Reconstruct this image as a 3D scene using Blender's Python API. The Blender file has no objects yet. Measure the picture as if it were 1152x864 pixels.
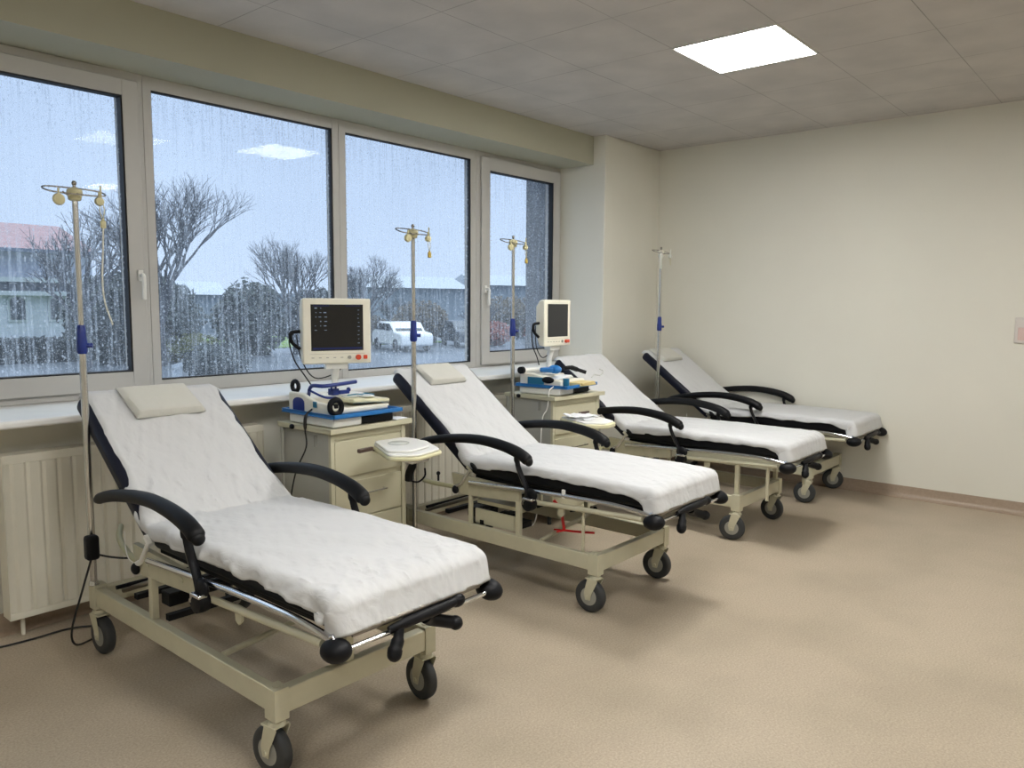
import bpy, math, random
from mathutils import Vector, Matrix, noise
random.seed(7)
SC = bpy.context.scene
COL = SC.collection
PI = math.pi

# ------------------------------------------------------------------ helpers
def srgb(r, g, b):
    f = lambda c: (c/255/12.92) if c/255 <= .04045 else ((c/255+.055)/1.055)**2.4
    return (f(r), f(g), f(b), 1)

class MB:
    def __init__(s): s.v = []; s.f = []
    def add(s, vs, fs):
        n = len(s.v); s.v += [Vector(v) for v in vs]; s.f += [tuple(i+n for i in f) for f in fs]; return s
    def box(s, c, d, m=None):
        c = Vector(c); vs = []
        for x in (-.5, .5):
            for y in (-.5, .5):
                for z in (-.5, .5):
                    p = Vector((x*d[0], y*d[1], z*d[2]))
                    if m is not None: p = m @ p
                    vs.append(c+p)
        return s.add(vs, [(0,1,3,2),(4,6,7,5),(0,4,5,1),(2,3,7,6),(0,2,6,4),(1,5,7,3)])
    def span(s, a, b):
        return s.box([(a[i]+b[i])/2 for i in range(3)], [abs(b[i]-a[i]) for i in range(3)])
    def tube(s, pts, r, n=12, closed=False, sq=(1, 1), up=None):
        pts = [Vector(p) for p in pts]; k = len(pts)
        rs = r if isinstance(r, (list, tuple)) else [r]*k
        rings = []; N = None
        for i, p in enumerate(pts):
            if closed: t = pts[(i+1) % k]-pts[i-1]
            elif i == 0: t = pts[1]-pts[0]
            elif i == k-1: t = pts[-1]-pts[-2]
            else: t = (pts[i+1]-p).normalized()+(p-pts[i-1]).normalized()
            t.normalize()
            if N is None:
                a = Vector(up) if up else (Vector((0,0,1)) if abs(t.z) < .9 else Vector((1,0,0)))
                N = (a-t*a.dot(t)).normalized()
            else:
                N = (N-t*N.dot(t)).normalized()
            B = t.cross(N)
            rings.append([p+(N*math.cos(2*PI*j/n)*sq[0]+B*math.sin(2*PI*j/n)*sq[1])*rs[i] for j in range(n)])
        vs = [q for ring in rings for q in ring]; fs = []
        for i in range(k if closed else k-1):
            a = i*n; b = ((i+1) % k)*n
            for j in range(n):
                fs.append((a+j, a+(j+1) % n, b+(j+1) % n, b+j))
        if not closed:
            fs.append(tuple(range(n-1, -1, -1))); fs.append(tuple((k-1)*n+j for j in range(n)))
        return s.add(vs, fs)
    def cyl(s, a, b, r, r2=None, n=20): return s.tube([a, b], [r, r if r2 is None else r2], n)
    def lathe(s, prof, c=(0,0,0), axis='z', n=24):
        vs = []; fs = []; k = len(prof)
        for (r, h) in prof:
            for j in range(n):
                a = 2*PI*j/n; x, y = r*math.cos(a), r*math.sin(a)
                p = (x, y, h) if axis == 'z' else ((h, x, y) if axis == 'x' else (y, h, x))
                vs.append(Vector(p)+Vector(c))
        for i in range(k-1):
            for j in range(n):
                fs.append((i*n+j, i*n+(j+1) % n, (i+1)*n+(j+1) % n, (i+1)*n+j))
        fs.append(tuple(range(n-1, -1, -1))); fs.append(tuple((k-1)*n+j for j in range(n)))
        return s.add(vs, fs)
    def ball(s, c, r, n=16, m=8, rot=None):
        r = (r, r, r) if isinstance(r, (int, float)) else r
        vs = []; fs = []
        for i in range(m+1):
            th = PI*i/m
            for j in range(n):
                p = Vector((r[0]*math.sin(th)*math.cos(2*PI*j/n), r[1]*math.sin(th)*math.sin(2*PI*j/n), r[2]*math.cos(th)))
                if rot is not None: p = rot @ p
                vs.append(Vector(c)+p)
        for i in range(m):
            for j in range(n):
                fs.append((i*n+j, (i+1)*n+j, (i+1)*n+(j+1) % n, i*n+(j+1) % n))
        return s.add(vs, fs)
    def prism(s, pts, o, ax, ay, ext):
        """outline pts (a,b) in plane o+a*ax+b*ay, extruded by vector ext"""
        o, ax, ay, ext = Vector(o), Vector(ax), Vector(ay), Vector(ext); k = len(pts)
        A = [o+ax*p[0]+ay*p[1] for p in pts]
        return s.add(A+[a+ext for a in A], [tuple(range(k-1, -1, -1)), tuple(range(k, 2*k))]+[(i, (i+1) % k, k+(i+1) % k, k+i) for i in range(k)])
    def build(s, name, mat, parent=None, bevel=0, smooth=True, loc=None, seg=2, sub=0):
        me = bpy.data.meshes.new(name)
        me.from_pydata([tuple(v) for v in s.v], [], s.f); me.validate(); me.update()
        import bmesh
        bm = bmesh.new(); bm.from_mesh(me)
        bmesh.ops.remove_doubles(bm, verts=bm.verts, dist=1e-6)
        bmesh.ops.recalc_face_normals(bm, faces=bm.faces)
        bm.to_mesh(me); bm.free()
        o = bpy.data.objects.new(name, me); COL.objects.link(o)
        if parent: o.parent = parent
        if loc: o.location = loc
        me.materials.append(mat)
        if smooth:
            for p in me.polygons: p.use_smooth = True
            try: me.set_sharp_from_angle(angle=math.radians(38))
            except Exception: pass
        if bevel:
            b = o.modifiers.new('bevel', 'BEVEL'); b.width = bevel; b.segments = seg; b.limit_method = 'ANGLE'; b.angle_limit = math.radians(40)
            b.harden_normals = False
        if sub:
            q = o.modifiers.new('sub', 'SUBSURF'); q.levels = q.render_levels = sub
        return o

def tag(o, label=None, cat=None, group=None, kind=None):
    if label: o['label'] = label
    if cat: o['category'] = cat
    if group: o['group'] = group
    if kind: o['kind'] = kind
    return o
def empty(name, loc, rz=0):
    o = bpy.data.objects.new(name, None); COL.objects.link(o); o.location = loc; o.rotation_euler = (0, 0, rz); o.empty_display_size = .1
    return o
def bez(pts, n=8):
    """Catmull-Rom through points"""
    P = [Vector(p) for p in pts]; P = [P[0]*2-P[1]]+P+[P[-1]*2-P[-2]]; out = []
    for i in range(1, len(P)-2):
        for k in range(n):
            t = k/n; a, b, c, d = P[i-1], P[i], P[i+1], P[i+2]
            out.append(.5*((2*b)+(c-a)*t+(2*a-5*b+4*c-d)*t*t+(3*b-a-3*c+d)*t**3))
    out.append(P[-2]); return out

# ------------------------------------------------------------------ materials
def nodes(name):
    m = bpy.data.materials.new(name); m.use_nodes = True; nt = m.node_tree
    return m, nt, nt.nodes['Principled BSDF']
def mat(name, col, rough=.5, metal=0, var=0, vscale=8, bump=0, bscale=60, spec=.5, col2=None, stretch=None, sheen=0, coat=0):
    m, nt, b = nodes(name)
    b.inputs['Base Color'].default_value = col; b.inputs['Roughness'].default_value = rough; b.inputs['Metallic'].default_value = metal
    b.inputs['Specular IOR Level'].default_value = spec
    if coat: b.inputs['Coat Weight'].default_value = coat
    if sheen: b.inputs['Sheen Weight'].default_value = sheen
    tc = nt.nodes.new('ShaderNodeTexCoord'); src = tc.outputs['Object']
    if stretch:
        mp = nt.nodes.new('ShaderNodeMapping'); mp.inputs['Scale'].default_value = stretch; nt.links.new(src, mp.inputs[0]); src = mp.outputs[0]
    if var or col2:
        n = nt.nodes.new('ShaderNodeTexNoise'); n.inputs['Scale'].default_value = vscale; n.inputs['Detail'].default_value = 5
        nt.links.new(src, n.inputs['Vector'])
        r = nt.nodes.new('ShaderNodeValToRGB'); r.color_ramp.elements[0].position = .35; r.color_ramp.elements[1].position = .65
        c2 = col2 or tuple(min(1, c*(1-var)) for c in col[:3])+(1,)
        r.color_ramp.elements[0].color = c2; r.color_ramp.elements[1].color = col
        nt.links.new(n.outputs[0], r.inputs[0]); nt.links.new(r.outputs[0], b.inputs['Base Color'])
    if bump:
        n = nt.nodes.new('ShaderNodeTexNoise'); n.inputs['Scale'].default_value = bscale; n.inputs['Detail'].default_value = 4
        nt.links.new(src, n.inputs['Vector'])
        bp = nt.nodes.new('ShaderNodeBump'); bp.inputs['Strength'].default_value = bump; bp.inputs['Distance'].default_value = .01
        nt.links.new(n.outputs[0], bp.inputs['Height']); nt.links.new(bp.outputs[0], b.inputs['Normal'])
    return m

M = {}
M['wall'] = mat('wall_paint', srgb(218,216,205), .75, var=.04, vscale=1.2, bump=.06, bscale=180, spec=.25)
M['end'] = M['wall']
M['frame'] = mat('window_pvc', srgb(184,183,180), .35, var=.03)
M['gasket'] = mat('window_gasket', srgb(22,24,28), .6)
M['sill'] = mat('sill_paint', srgb(226,226,224), .35, var=.04)
M['radi'] = mat('radiator_enamel', srgb(215,211,196), .4, var=.05, vscale=4)
M['cream'] = mat('cream_enamel', srgb(192,188,164), .38, var=.06, vscale=14)
M['creamd'] = mat('cream_plate', srgb(180,176,152), .4, var=.1, vscale=20)
M['olive'] = mat('olive_cream_tube', srgb(176,174,140), .4)
M['black'] = mat('black_vinyl', srgb(12,13,17), .5, spec=.22, bump=.05, bscale=300)
M['navy'] = mat('navy_black_vinyl', srgb(13,16,32), .45, spec=.3, bump=.05, bscale=300)
M['pad'] = mat('armrest_foam', srgb(10,11,14), .5, bump=.03, bscale=400, spec=.22)
M['rubber'] = mat('tyre_rubber', srgb(48,50,52), .6)
M['hub'] = mat('castor_hub', srgb(150,150,142), .45, var=.1)
M['chrome'] = mat('chrome', (.72,.73,.75,1), .16, 1)
M['steel'] = mat('pole_steel', (.60,.595,.58,1), .24, 1)
M['dsteel'] = mat('dark_steel', (.30,.28,.25,1), .35, 1)
M['blue'] = mat('blue_plastic', srgb(34,110,178), .35)
M['dblue'] = mat('dark_blue_plastic', srgb(22,44,120), .35)
M['teal'] = mat('teal_plastic', srgb(40,110,140), .35)
M['white'] = mat('white_plastic', srgb(226,226,222), .35)
M['ivory'] = mat('ivory_plastic', srgb(224,221,206), .38, var=.02)
M['yel'] = mat('ivory_yellow', srgb(216,212,176), .4)
M['card'] = mat('yellow_card', srgb(214,196,140), .6)
M['screen'] = mat('screen_glass', srgb(14,14,17), .12, spec=.6)
M['screen2'] = mat('screen_matte', srgb(38,39,42), .35)
M['red'] = mat('red_lever', srgb(190,22,26), .35)
M['orange'] = mat('orange_knob', srgb(200,70,40), .4)
M['brown'] = mat('brown_handle', srgb(92,76,70), .35, .3)
M['cabside'] = mat('cabinet_grey', srgb(172,172,164), .5, var=.04)
M['cabfront'] = mat('cabinet_cream', srgb(194,190,165), .42, var=.04)
M['drop'] = mat('hanging_plastic', srgb(190,184,146), .4)
M['amber'] = mat('amber_clip', srgb(176,152,70), .4)
M['cord'] = mat('black_cord', srgb(14,14,16), .5)
M['paper'] = mat('paper', srgb(228,230,232), .6)
M['bag'] = mat('clear_bag', srgb(206,208,200), .25)

def sheet_mat(name, col, s1=1.0):
    m, nt, b = nodes(name)
    b.inputs['Base Color'].default_value = col; b.inputs['Roughness'].default_value = .8; b.inputs['Specular IOR Level'].default_value = .2
    tc = nt.nodes.new('ShaderNodeTexCoord'); prev = None
    for sc_, st, rot, dist in ((9, (1,.35,.6), .5, .02), (26, (1,.5,1), -.6, .006), (5, (.6,1,1), .1, .02), (420, (1,1,1), 0, .0006)):
        mp = nt.nodes.new('ShaderNodeMapping'); mp.inputs['Scale'].default_value = st; mp.inputs['Rotation'].default_value = (0, 0, rot)
        n = nt.nodes.new('ShaderNodeTexNoise'); n.inputs['Scale'].default_value = sc_; n.inputs['Detail'].default_value = 3; n.inputs['Distortion'].default_value = .8
        nt.links.new(tc.outputs['Object'], mp.inputs[0]); nt.links.new(mp.outputs[0], n.inputs['Vector'])
        bp = nt.nodes.new('ShaderNodeBump'); bp.inputs['Strength'].default_value = .48*s1; bp.inputs['Distance'].default_value = dist
        nt.links.new(n.outputs[0], bp.inputs['Height'])
        if prev: nt.links.new(prev.outputs[0], bp.inputs['Normal'])
        prev = bp
    nt.links.new(prev.outputs[0], b.inputs['Normal'])
    return m
M['sheet'] = sheet_mat('sheet_nonwoven', srgb(196,197,198))
M['pillow'] = sheet_mat('pillow_cotton', srgb(196,195,187), .5)

def floor_mat():
    m, nt, b = nodes('vinyl_floor'); L = nt.links.new
    tc = nt.nodes.new('ShaderNodeTexCoord')
    n1 = nt.nodes.new('ShaderNodeTexNoise'); n1.inputs['Scale'].default_value = 120; n1.inputs['Detail'].default_value = 4; n1.inputs['Roughness'].default_value = .7
    n2 = nt.nodes.new('ShaderNodeTexNoise'); n2.inputs['Scale'].default_value = 2.2; n2.inputs['Detail'].default_value = 3
    v = nt.nodes.new('ShaderNodeTexVoronoi'); v.inputs['Scale'].default_value = 60
    for n in (n1, n2, v): L(tc.outputs['Object'], n.inputs['Vector'])
    r = nt.nodes.new('ShaderNodeValToRGB')
    r.color_ramp.elements[0].position = .3; r.color_ramp.elements[0].color = srgb(150,137,119)
    r.color_ramp.elements[1].position = .7; r.color_ramp.elements[1].color = srgb(186,172,152)
    L(n1.outputs[0], r.inputs[0])
    mx = nt.nodes.new('ShaderNodeMix'); mx.data_type = 'RGBA'; mx.blend_type = 'MULTIPLY'; mx.inputs[0].default_value = .5
    r2 = nt.nodes.new('ShaderNodeValToRGB'); r2.color_ramp.elements[0].color = (.72,.72,.70,1); r2.color_ramp.elements[1].color = (1,1,1,1)
    r2.color_ramp.elements[0].position = .3; r2.color_ramp.elements[1].position = .6
    L(n2.outputs[0], r2.inputs[0]); L(r.outputs[0], mx.inputs[6]); L(r2.outputs[0], mx.inputs[7])
    L(mx.outputs[2], b.inputs['Base Color'])
    b.inputs['Roughness'].default_value = .42; b.inputs['Specular IOR Level'].default_value = .4
    bp = nt.nodes.new('ShaderNodeBump'); bp.inputs['Strength'].default_value = .04; bp.inputs['Distance'].default_value = .002
    L(n1.outputs[0], bp.inputs['Height']); L(bp.outputs[0], b.inputs['Normal'])
    return m
M['floor'] = floor_mat()
M['skirt'] = mat('vinyl_cove', srgb(158,140,122), .45, var=.12, vscale=60)

TX0, TY0, TS = 4.08, 1.70, .6125
def ceil_mat():
    m, nt, b = nodes('ceiling_tiles'); L = nt.links.new
    tc = nt.nodes.new('ShaderNodeTexCoord'); sp = nt.nodes.new('ShaderNodeSeparateXYZ'); L(tc.outputs['Object'], sp.inputs[0])
    def line(out, off):
        a = nt.nodes.new('ShaderNodeMath'); a.operation = 'SUBTRACT'; a.inputs[1].default_value = off-50*TS; L(out, a.inputs[0])
        d = nt.nodes.new('ShaderNodeMath'); d.operation = 'DIVIDE'; d.inputs[1].default_value = TS; L(a.outputs[0], d.inputs[0])
        f = nt.nodes.new('ShaderNodeMath'); f.operation = 'FRACT'; L(d.outputs[0], f.inputs[0])
        g = nt.nodes.new('ShaderNodeMath'); g.operation = 'SUBTRACT'; g.inputs[1].default_value = .5; L(f.outputs[0], g.inputs[0])
        h = nt.nodes.new('ShaderNodeMath'); h.operation = 'ABSOLUTE'; L(g.outputs[0], h.inputs[0])
        k = nt.nodes.new('ShaderNodeMath'); k.operation = 'GREATER_THAN'; k.inputs[1].default_value = .4955; L(h.outputs[0], k.inputs[0])
        return k
    lx, ly = line(sp.outputs[0], TX0), line(sp.outputs[1], TY0)
    mxm = nt.nodes.new('ShaderNodeMath'); mxm.operation = 'MAXIMUM'; L(lx.outputs[0], mxm.inputs[0]); L(ly.outputs[0], mxm.inputs[1])
    n = nt.nodes.new('ShaderNodeTexNoise'); n.inputs['Scale'].default_value = 3; n.inputs['Detail'].default_value = 6; L(tc.outputs['Object'], n.inputs['Vector'])
    r = nt.nodes.new('ShaderNodeValToRGB'); r.color_ramp.elements[0].color = srgb(182,179,176); r.color_ramp.elements[1].color = srgb(194,190,186)
    r.color_ramp.elements[0].position = .35; r.color_ramp.elements[1].position = .65
    L(n.outputs[0], r.inputs[0])
    # seams are dirty in stretches only
    n3 = nt.nodes.new('ShaderNodeTexNoise'); n3.inputs['Scale'].default_value = 2.0; L(tc.outputs['Object'], n3.inputs['Vector'])
    mm = nt.nodes.new('ShaderNodeMath'); mm.operation = 'MULTIPLY'; L(mxm.outputs[0], mm.inputs[0]); L(n3.outputs[0], mm.inputs[1])
    mx = nt.nodes.new('ShaderNodeMix'); mx.data_type = 'RGBA'; L(mm.outputs[0], mx.inputs[0]); L(r.outputs[0], mx.inputs[6]); mx.inputs[7].default_value = srgb(118,116,112)
    L(mx.outputs[2], b.inputs['Base Color']); b.inputs['Roughness'].default_value = .9; b.inputs['Specular IOR Level'].default_value = .15
    n2 = nt.nodes.new('ShaderNodeTexNoise'); n2.inputs['Scale'].default_value = 40; n2.inputs['Detail'].default_value = 6; L(tc.outputs['Object'], n2.inputs['Vector'])
    bp = nt.nodes.new('ShaderNodeBump'); bp.inputs['Strength'].default_value = .25; bp.inputs['Distance'].default_value = .006
    L(n2.outputs[0], bp.inputs['Height']); L(bp.outputs[0], b.inputs['Normal'])
    return m
M['ceil'] = ceil_mat()

def emit(name, col, s):
    m = bpy.data.materials.new(name); m.use_nodes = True; nt = m.node_tree; nt.nodes.clear()
    e = nt.nodes.new('ShaderNodeEmission'); e.inputs[0].default_value = col; e.inputs[1].default_value = s
    o = nt.nodes.new('ShaderNodeOutputMaterial'); nt.links.new(e.outputs[0], o.inputs[0]); return m
LAMP = 50.0
M['lamp'] = emit('led_diffuser', (1.0, .985, .95, 1), LAMP)
M['lamp_dim'] = emit('led_diffuser_dimmed', (1.0, .985, .95, 1), LAMP*.4)  # panel dimmed so the shadows between the beds stay dark

def glass_mat():
    m = bpy.data.materials.new('rainy_glass'); m.use_nodes = True; nt = m.node_tree; nt.nodes.clear(); L = nt.links.new
    N = nt.nodes.new
    tc = N('ShaderNodeTexCoord')
    def math_(op, a, b=None, v=None):
        n = N('ShaderNodeMath'); n.operation = op; n.use_clamp = False
        L(a, n.inputs[0])
        if b is not None: L(b, n.inputs[1])
        if v is not None: n.inputs[1].default_value = v
        return n.outputs[0]
    def vec(scale):
        mp = N('ShaderNodeMapping'); mp.inputs['Scale'].default_value = scale; L(tc.outputs['Object'], mp.inputs[0]); return mp.outputs[0]
    def drops(scale, st, size, lo, hi):
        v = N('ShaderNodeTexVoronoi'); v.inputs['Scale'].default_value = scale; L(vec(st), v.inputs['Vector'])
        sep = N('ShaderNodeSeparateColor'); L(v.outputs['Color'], sep.inputs[0])
        rad = N('ShaderNodeMapRange'); L(sep.outputs[0], rad.inputs[0]); rad.inputs[1].default_value = lo; rad.inputs[2].default_value = 1; rad.inputs[3].default_value = 0; rad.inputs[4].default_value = size
        return math_('LESS_THAN', v.outputs['Distance'], rad.outputs[0])
    d1 = drops(190, (1, .2, .8), .5, .25, 1)
    d2 = drops(95, (1, .2, .5), .42, .70, 1)
    # runs: narrow vertical tracks broken along their height
    ns = N('ShaderNodeTexNoise'); ns.inputs['Scale'].default_value = 70; ns.inputs['Detail'].default_value = 4; ns.inputs['Roughness'].default_value = .7; L(vec((1, .1, .035)), ns.inputs['Vector'])
    nb = N('ShaderNodeTexNoise'); nb.inputs['Scale'].default_value = 120; nb.inputs['Detail'].default_value = 3; L(vec((1, .1, .35)), nb.inputs['Vector'])
    st = math_('GREATER_THAN', ns.outputs[0], v=.565)
    st = math_('MULTIPLY', st, math_('GREATER_THAN', nb.outputs[0], v=.5))
    sm = N('ShaderNodeMapRange'); L(ns.outputs[0], sm.inputs[0]); sm.inputs[1].default_value = .45; sm.inputs[2].default_value = .7; sm.inputs[3].default_value = 0; sm.inputs[4].default_value = .3
    mk = math_('MAXIMUM', math_('MULTIPLY', d1, v=.55), math_('MULTIPLY', d2, v=.8))
    mk = math_('MAXIMUM', mk, math_('MULTIPLY', st, v=.5))
    mk = math_('MAXIMUM', mk, sm.outputs[0])
    mk = math_('ADD', mk, v=.10)
    mk = math_('MULTIPLY', mk, v=.44)
    trp = N('ShaderNodeBsdfTransparent'); trp.inputs[0].default_value = (.97,.98,.99,1)
    trl = N('ShaderNodeBsdfTranslucent'); trl.inputs[0].default_value = (.86,.9,.96,1)
    gl = N('ShaderNodeBsdfGlossy'); gl.inputs['Roughness'].default_value = .02; gl.inputs[0].default_value = (1,1,1,1)
    m1 = N('ShaderNodeMixShader'); L(mk, m1.inputs[0]); L(trp.outputs[0], m1.inputs[1]); L(trl.outputs[0], m1.inputs[2])
    m2 = N('ShaderNodeMixShader'); m2.inputs[0].default_value = .004; L(m1.outputs[0], m2.inputs[1]); L(gl.outputs[0], m2.inputs[2])
    o = N('ShaderNodeOutputMaterial'); L(m2.outputs[0], o.inputs[0])
    return m
M['glass'] = glass_mat()

# ------------------------------------------------------------------ room shell
XE, YP, ZC = 6.645, 3.857, 2.96      # end wall, pier face, ceiling
XL, YB = -2.6, -3.4
YW, YN = 4.336, 3.98                 # window plane, wall under / beam over the window
XP = 5.724; XN0 = -.42               # niche right and left reveals
ZS, ZH = .996, 2.72
def struct(mb, name, m, **k):
    return tag(mb.build(name, m, **k), kind='structure')
struct(MB().span((XL-.2, YB-.2, -.12), (XE+.2, 4.7, 0)), 'floor', M['floor'], smooth=False)
struct(MB().span((XL-.2, YB-.2, ZC), (XE+.2, 4.7, ZC+.15)), 'ceiling', M['ceil'], smooth=False)
struct(MB().span((XE, YB-.2, 0), (XE+.2, 4.7, ZC)), 'wall_end', M['wall'], smooth=False)
struct(MB().span((XL-.2, YB-.2, 0), (XL, 4.7, ZC)), 'wall_behind', M['wall'], smooth=False)
struct(MB().span((XL, YB-.2, 0), (XE, YB, ZC)), 'wall_right', M['wall'], smooth=False)
struct(MB().span((XN0, YN, 0), (XP, 4.6, ZS-.036)), 'wall_window', M['wall'], smooth=False)
M['beam'] = mat('shaded_wall_paint', srgb(172,171,153), .75, var=.04, vscale=1.2, bump=.06, bscale=180, spec=.25)  # wall paint darkened: the beam's weak light is put into its colour
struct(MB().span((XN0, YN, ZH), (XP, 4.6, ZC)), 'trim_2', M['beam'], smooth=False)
w = MB(); w.span((XP, YP, 0), (XE, 4.7, ZC)); w.span((XL, YP, 0), (XN0, 4.7, ZC))
struct(w, 'wall_pier', M['wall'], bevel=.008)
struct(MB().span((XN0+.001, 3.765, ZS-.036), (XP-.001, YW+.03, ZS)), 'trim_1', M['sill'], bevel=.012, seg=3)
tag(bpy.data.objects['trim_1'], label='white window sill board running under the rainy windows')
# roughcast outer reveal right of the last window
M['render'] = mat('outer_roughcast', srgb(120,124,130), .9, var=.25, vscale=60, bump=.6, bscale=80)
w = MB().span((5.68, 4.402, -.8), (6.3, 4.70, 3.6))
struct(w, 'wall_outer', M['render'], smooth=False)
# coved vinyl skirting
def skirting(name, a, b, nrm):
    a, b, n = Vector(a), Vector(b), Vector(nrm)
    prof = [(0, 0), (.045, 0), (.045, .002), (.026, .007), (.012, .02), (.006, .04), (.004, .092), (0, .094)]
    return struct(MB().prism(prof, a, n, (0, 0, 1), b-a), name, M['skirt'])
skirting('baseboard_end', (XE, YB, 0), (XE, YP, 0), (-1, 0, 0))
skirting('baseboard_window', (XP, YN, 0), (XN0, YN, 0), (0, -1, 0))
skirting('baseboard_pier', (XE, YP, 0), (XP, YP, 0), (0, -1, 0))

# ------------------------------------------------------------------ windows
def ring(mb, x0, x1, z0, z1, w, y0, y1, wb=None):
    wb = w if wb is None else wb
    mb.span((x0, y0, z0), (x0+w, y1, z1)); mb.span((x1-w, y0, z0), (x1, y1, z1))
    mb.span((x0+w, y0, z0), (x1-w, y1, z0+wb)); mb.span((x0+w, y0, z1-w), (x1-w, y1, z1)); return mb
def window(idx, x0, x1, gx0, gx1, gz0, gz1, sash, handle=None):
    """x0..x1 outer frame, g* glass opening"""
    e = tag(empty('window_%d' % idx, ((x0+x1)/2, YW, ZS)), kind='structure')
    X = (x0+x1)/2; f = lambda x: x-X; g = lambda z: z-ZS
    mb = MB(); z0, z1 = ZS, ZH
    mb.span((f(x0), 0, g(z0)), (f(gx0), .07, g(z1))); mb.span((f(gx1), 0, g(z0)), (f(x1), .07, g(z1)))
    mb.span((f(gx0), 0, g(z0)), (f(gx1), .07, g(gz0))); mb.span((f(gx0), 0, g(gz1)), (f(gx1), .07, g(z1)))
    mb.build('window_frame', M['frame'], e, bevel=.004)
    if sash:
        s = MB(); sx0, sx1, sz0, sz1 = sash
        s.span((f(sx0), -.022, g(sz0)), (f(gx0), 0, g(sz1))); s.span((f(gx1), -.022, g(sz0)), (f(sx1), 0, g(sz1)))
        s.span((f(gx0), -.022, g(sz0)), (f(gx1), 0, g(gz0))); s.span((f(gx0), -.022, g(gz1)), (f(gx1), 0, g(sz1)))
        s.build('sash', M['frame'], e, bevel=.005)
    y0 = -.022 if sash else 0
    gk = MB(); ring(gk, f(gx0)-.001, f(gx1)+.001, g(gz0)-.001, g(gz1)+.001, .009, y0+.006, .036)
    gk.build('gasket', M['gasket'], e)
    gp = MB().span((f(gx0)+.004, .024, g(gz0)+.004), (f(gx1)-.004, .030, g(gz1)-.004)).build('glass_pane', M['glass'], e, smooth=False)
    if handle:
        hx, hz = handle; h = MB()
        h.box((f(hx), -.027, g(hz)+.05), (.028, .012, .06))
        h.tube(bez([(f(hx), -.03, g(hz)+.05), (f(hx), -.06, g(hz)+.05), (f(hx), -.066, g(hz)+.02), (f(hx), -.062, g(hz)-.08)], 5), .011, 10)
        h.build('window_handle', M['white'], e, bevel=.003)
    return e
window(1, XN0, .90, XN0+.09, .81, 1.075, 2.645, None)
window(2, .90, 1.99, 1.015, 1.875, 1.13, 2.59, (.93, 1.96, 1.03, 2.675), (1.93, 1.60))
window(3, 1.99, 3.28, 2.033, 3.228, 1.072, 2.652, None)
window(4, 3.28, 4.61, 3.332, 4.555, 1.045, 2.645, None)
window(5, 4.61, XP, 4.755, 5.598, 1.115, 2.58, (4.66, 5.695, 1.015, 2.68), (4.70, 1.58))

# ------------------------------------------------------------------ ceiling lights
def ceil_light(x, y, label, lm='lamp'):
    e = empty('ceiling_light', (x, y, ZC)); tag(e, label, 'ceiling light', 'square led panels in the ceiling')
    ring(MB(), -.3, .3, 0, 0, .012, 0, 0)
    fr = MB()
    for a, b in (((-.306, -.306), (-.296, .306)), ((.296, -.306), (.306, .306)), ((-.296, -.306), (.296, -.296)), ((-.296, .296), (.296, .306))):
        fr.span((a[0], a[1], -.006), (b[0], b[1], -.0002))
    fr.build('lamp_frame', M['white'], e)
    MB().span((-.296, -.296, -.004), (.296, .296, -.001)).build('diffuser', M[lm], e, smooth=False)
c = TS/2
ceil_light(TX0+c, TY0+c, 'square white led ceiling panel, lit, above the far beds')
ceil_light(TX0-2*TS+c+.003, TY0-TS+c, 'square led ceiling panel just outside the top of the picture, reflected in the glass', 'lamp_dim')
ceil_light(TX0-5*TS+c, TY0-2*TS+c, 'added led fill panel out of view, above the photographer')  # unseen panel added to brighten the nearest bed and left floor
ceil_light(TX0+c, TY0-6*TS+c, 'added unseen led fill panel near the right wall far side')  # added out of view as general fill for walls and floor
ceil_light(TX0-9*TS+c, TY0-3*TS+c, 'added unseen led fill panel at the far left behind the photographer')  # another unseen panel, added as fill from the left

# ------------------------------------------------------------------ radiators
def radiator(x0, x1, label):
    e = empty('radiator', ((x0+x1)/2, 3.90, .09)); tag(e, label, 'radiator', 'panel radiators under the window sill')
    h = .735; L_ = (x1-x0)/2; mb = MB()
    prof = []; n = int((x1-x0)/.066); step = (x1-x0-.06)/n
    pts = [(-L_, 0)]
    for i in range(n):
        a = -L_+.03+i*step
        pts += [(a, 0), (a+step*.18, -.010), (a+step*.82, -.010), (a+step, 0)]
    pts += [(L_, 0), (L_, .012), (-L_, .012)]
    mb.prism([(p[0], p[1]-.036) for p in pts], (0, 0, .03), (1, 0, 0), (0, 1, 0), (0, 0, h-.06))
    mb.span((-L_, -.046, 0), (L_, -.024, .03)); mb.span((-L_, -.046, h-.03), (L_, -.024, h))
    mb.build('front_panel', M['radi'], e, bevel=.002)
    b = MB(); b.span((-L_, .036, 0), (L_, .046, h)); b.build('back_panel', M['radi'], e, bevel=.002)
    g = MB(); g.span((-L_, -.046, h), (L_, .046, h+.008)); g.span((-L_-.003, -.046, 0), (-L_, .046, h)); g.span((L_, -.046, 0), (L_+.003, .046, h))
    g.build('casing', M['radi'], e, bevel=.002)
    for q in (-.7, .7):
        MB().span((L_*q, .046, .1), (L_*q+.03, .079, .6)).build('wall_bracket', M['radi'], e)
        MB().cyl((L_*q*1.3, 0, 0), (L_*q*1.3, 0, -.0895), .009).build('pipe', M['radi'], e)
radiator(1.095, 2.37, 'white panel radiator on the wall behind the nearest bed, with its left end free')
radiator(3.30, 4.47, 'white panel radiator showing between the second bed and the second cabinet')

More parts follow.
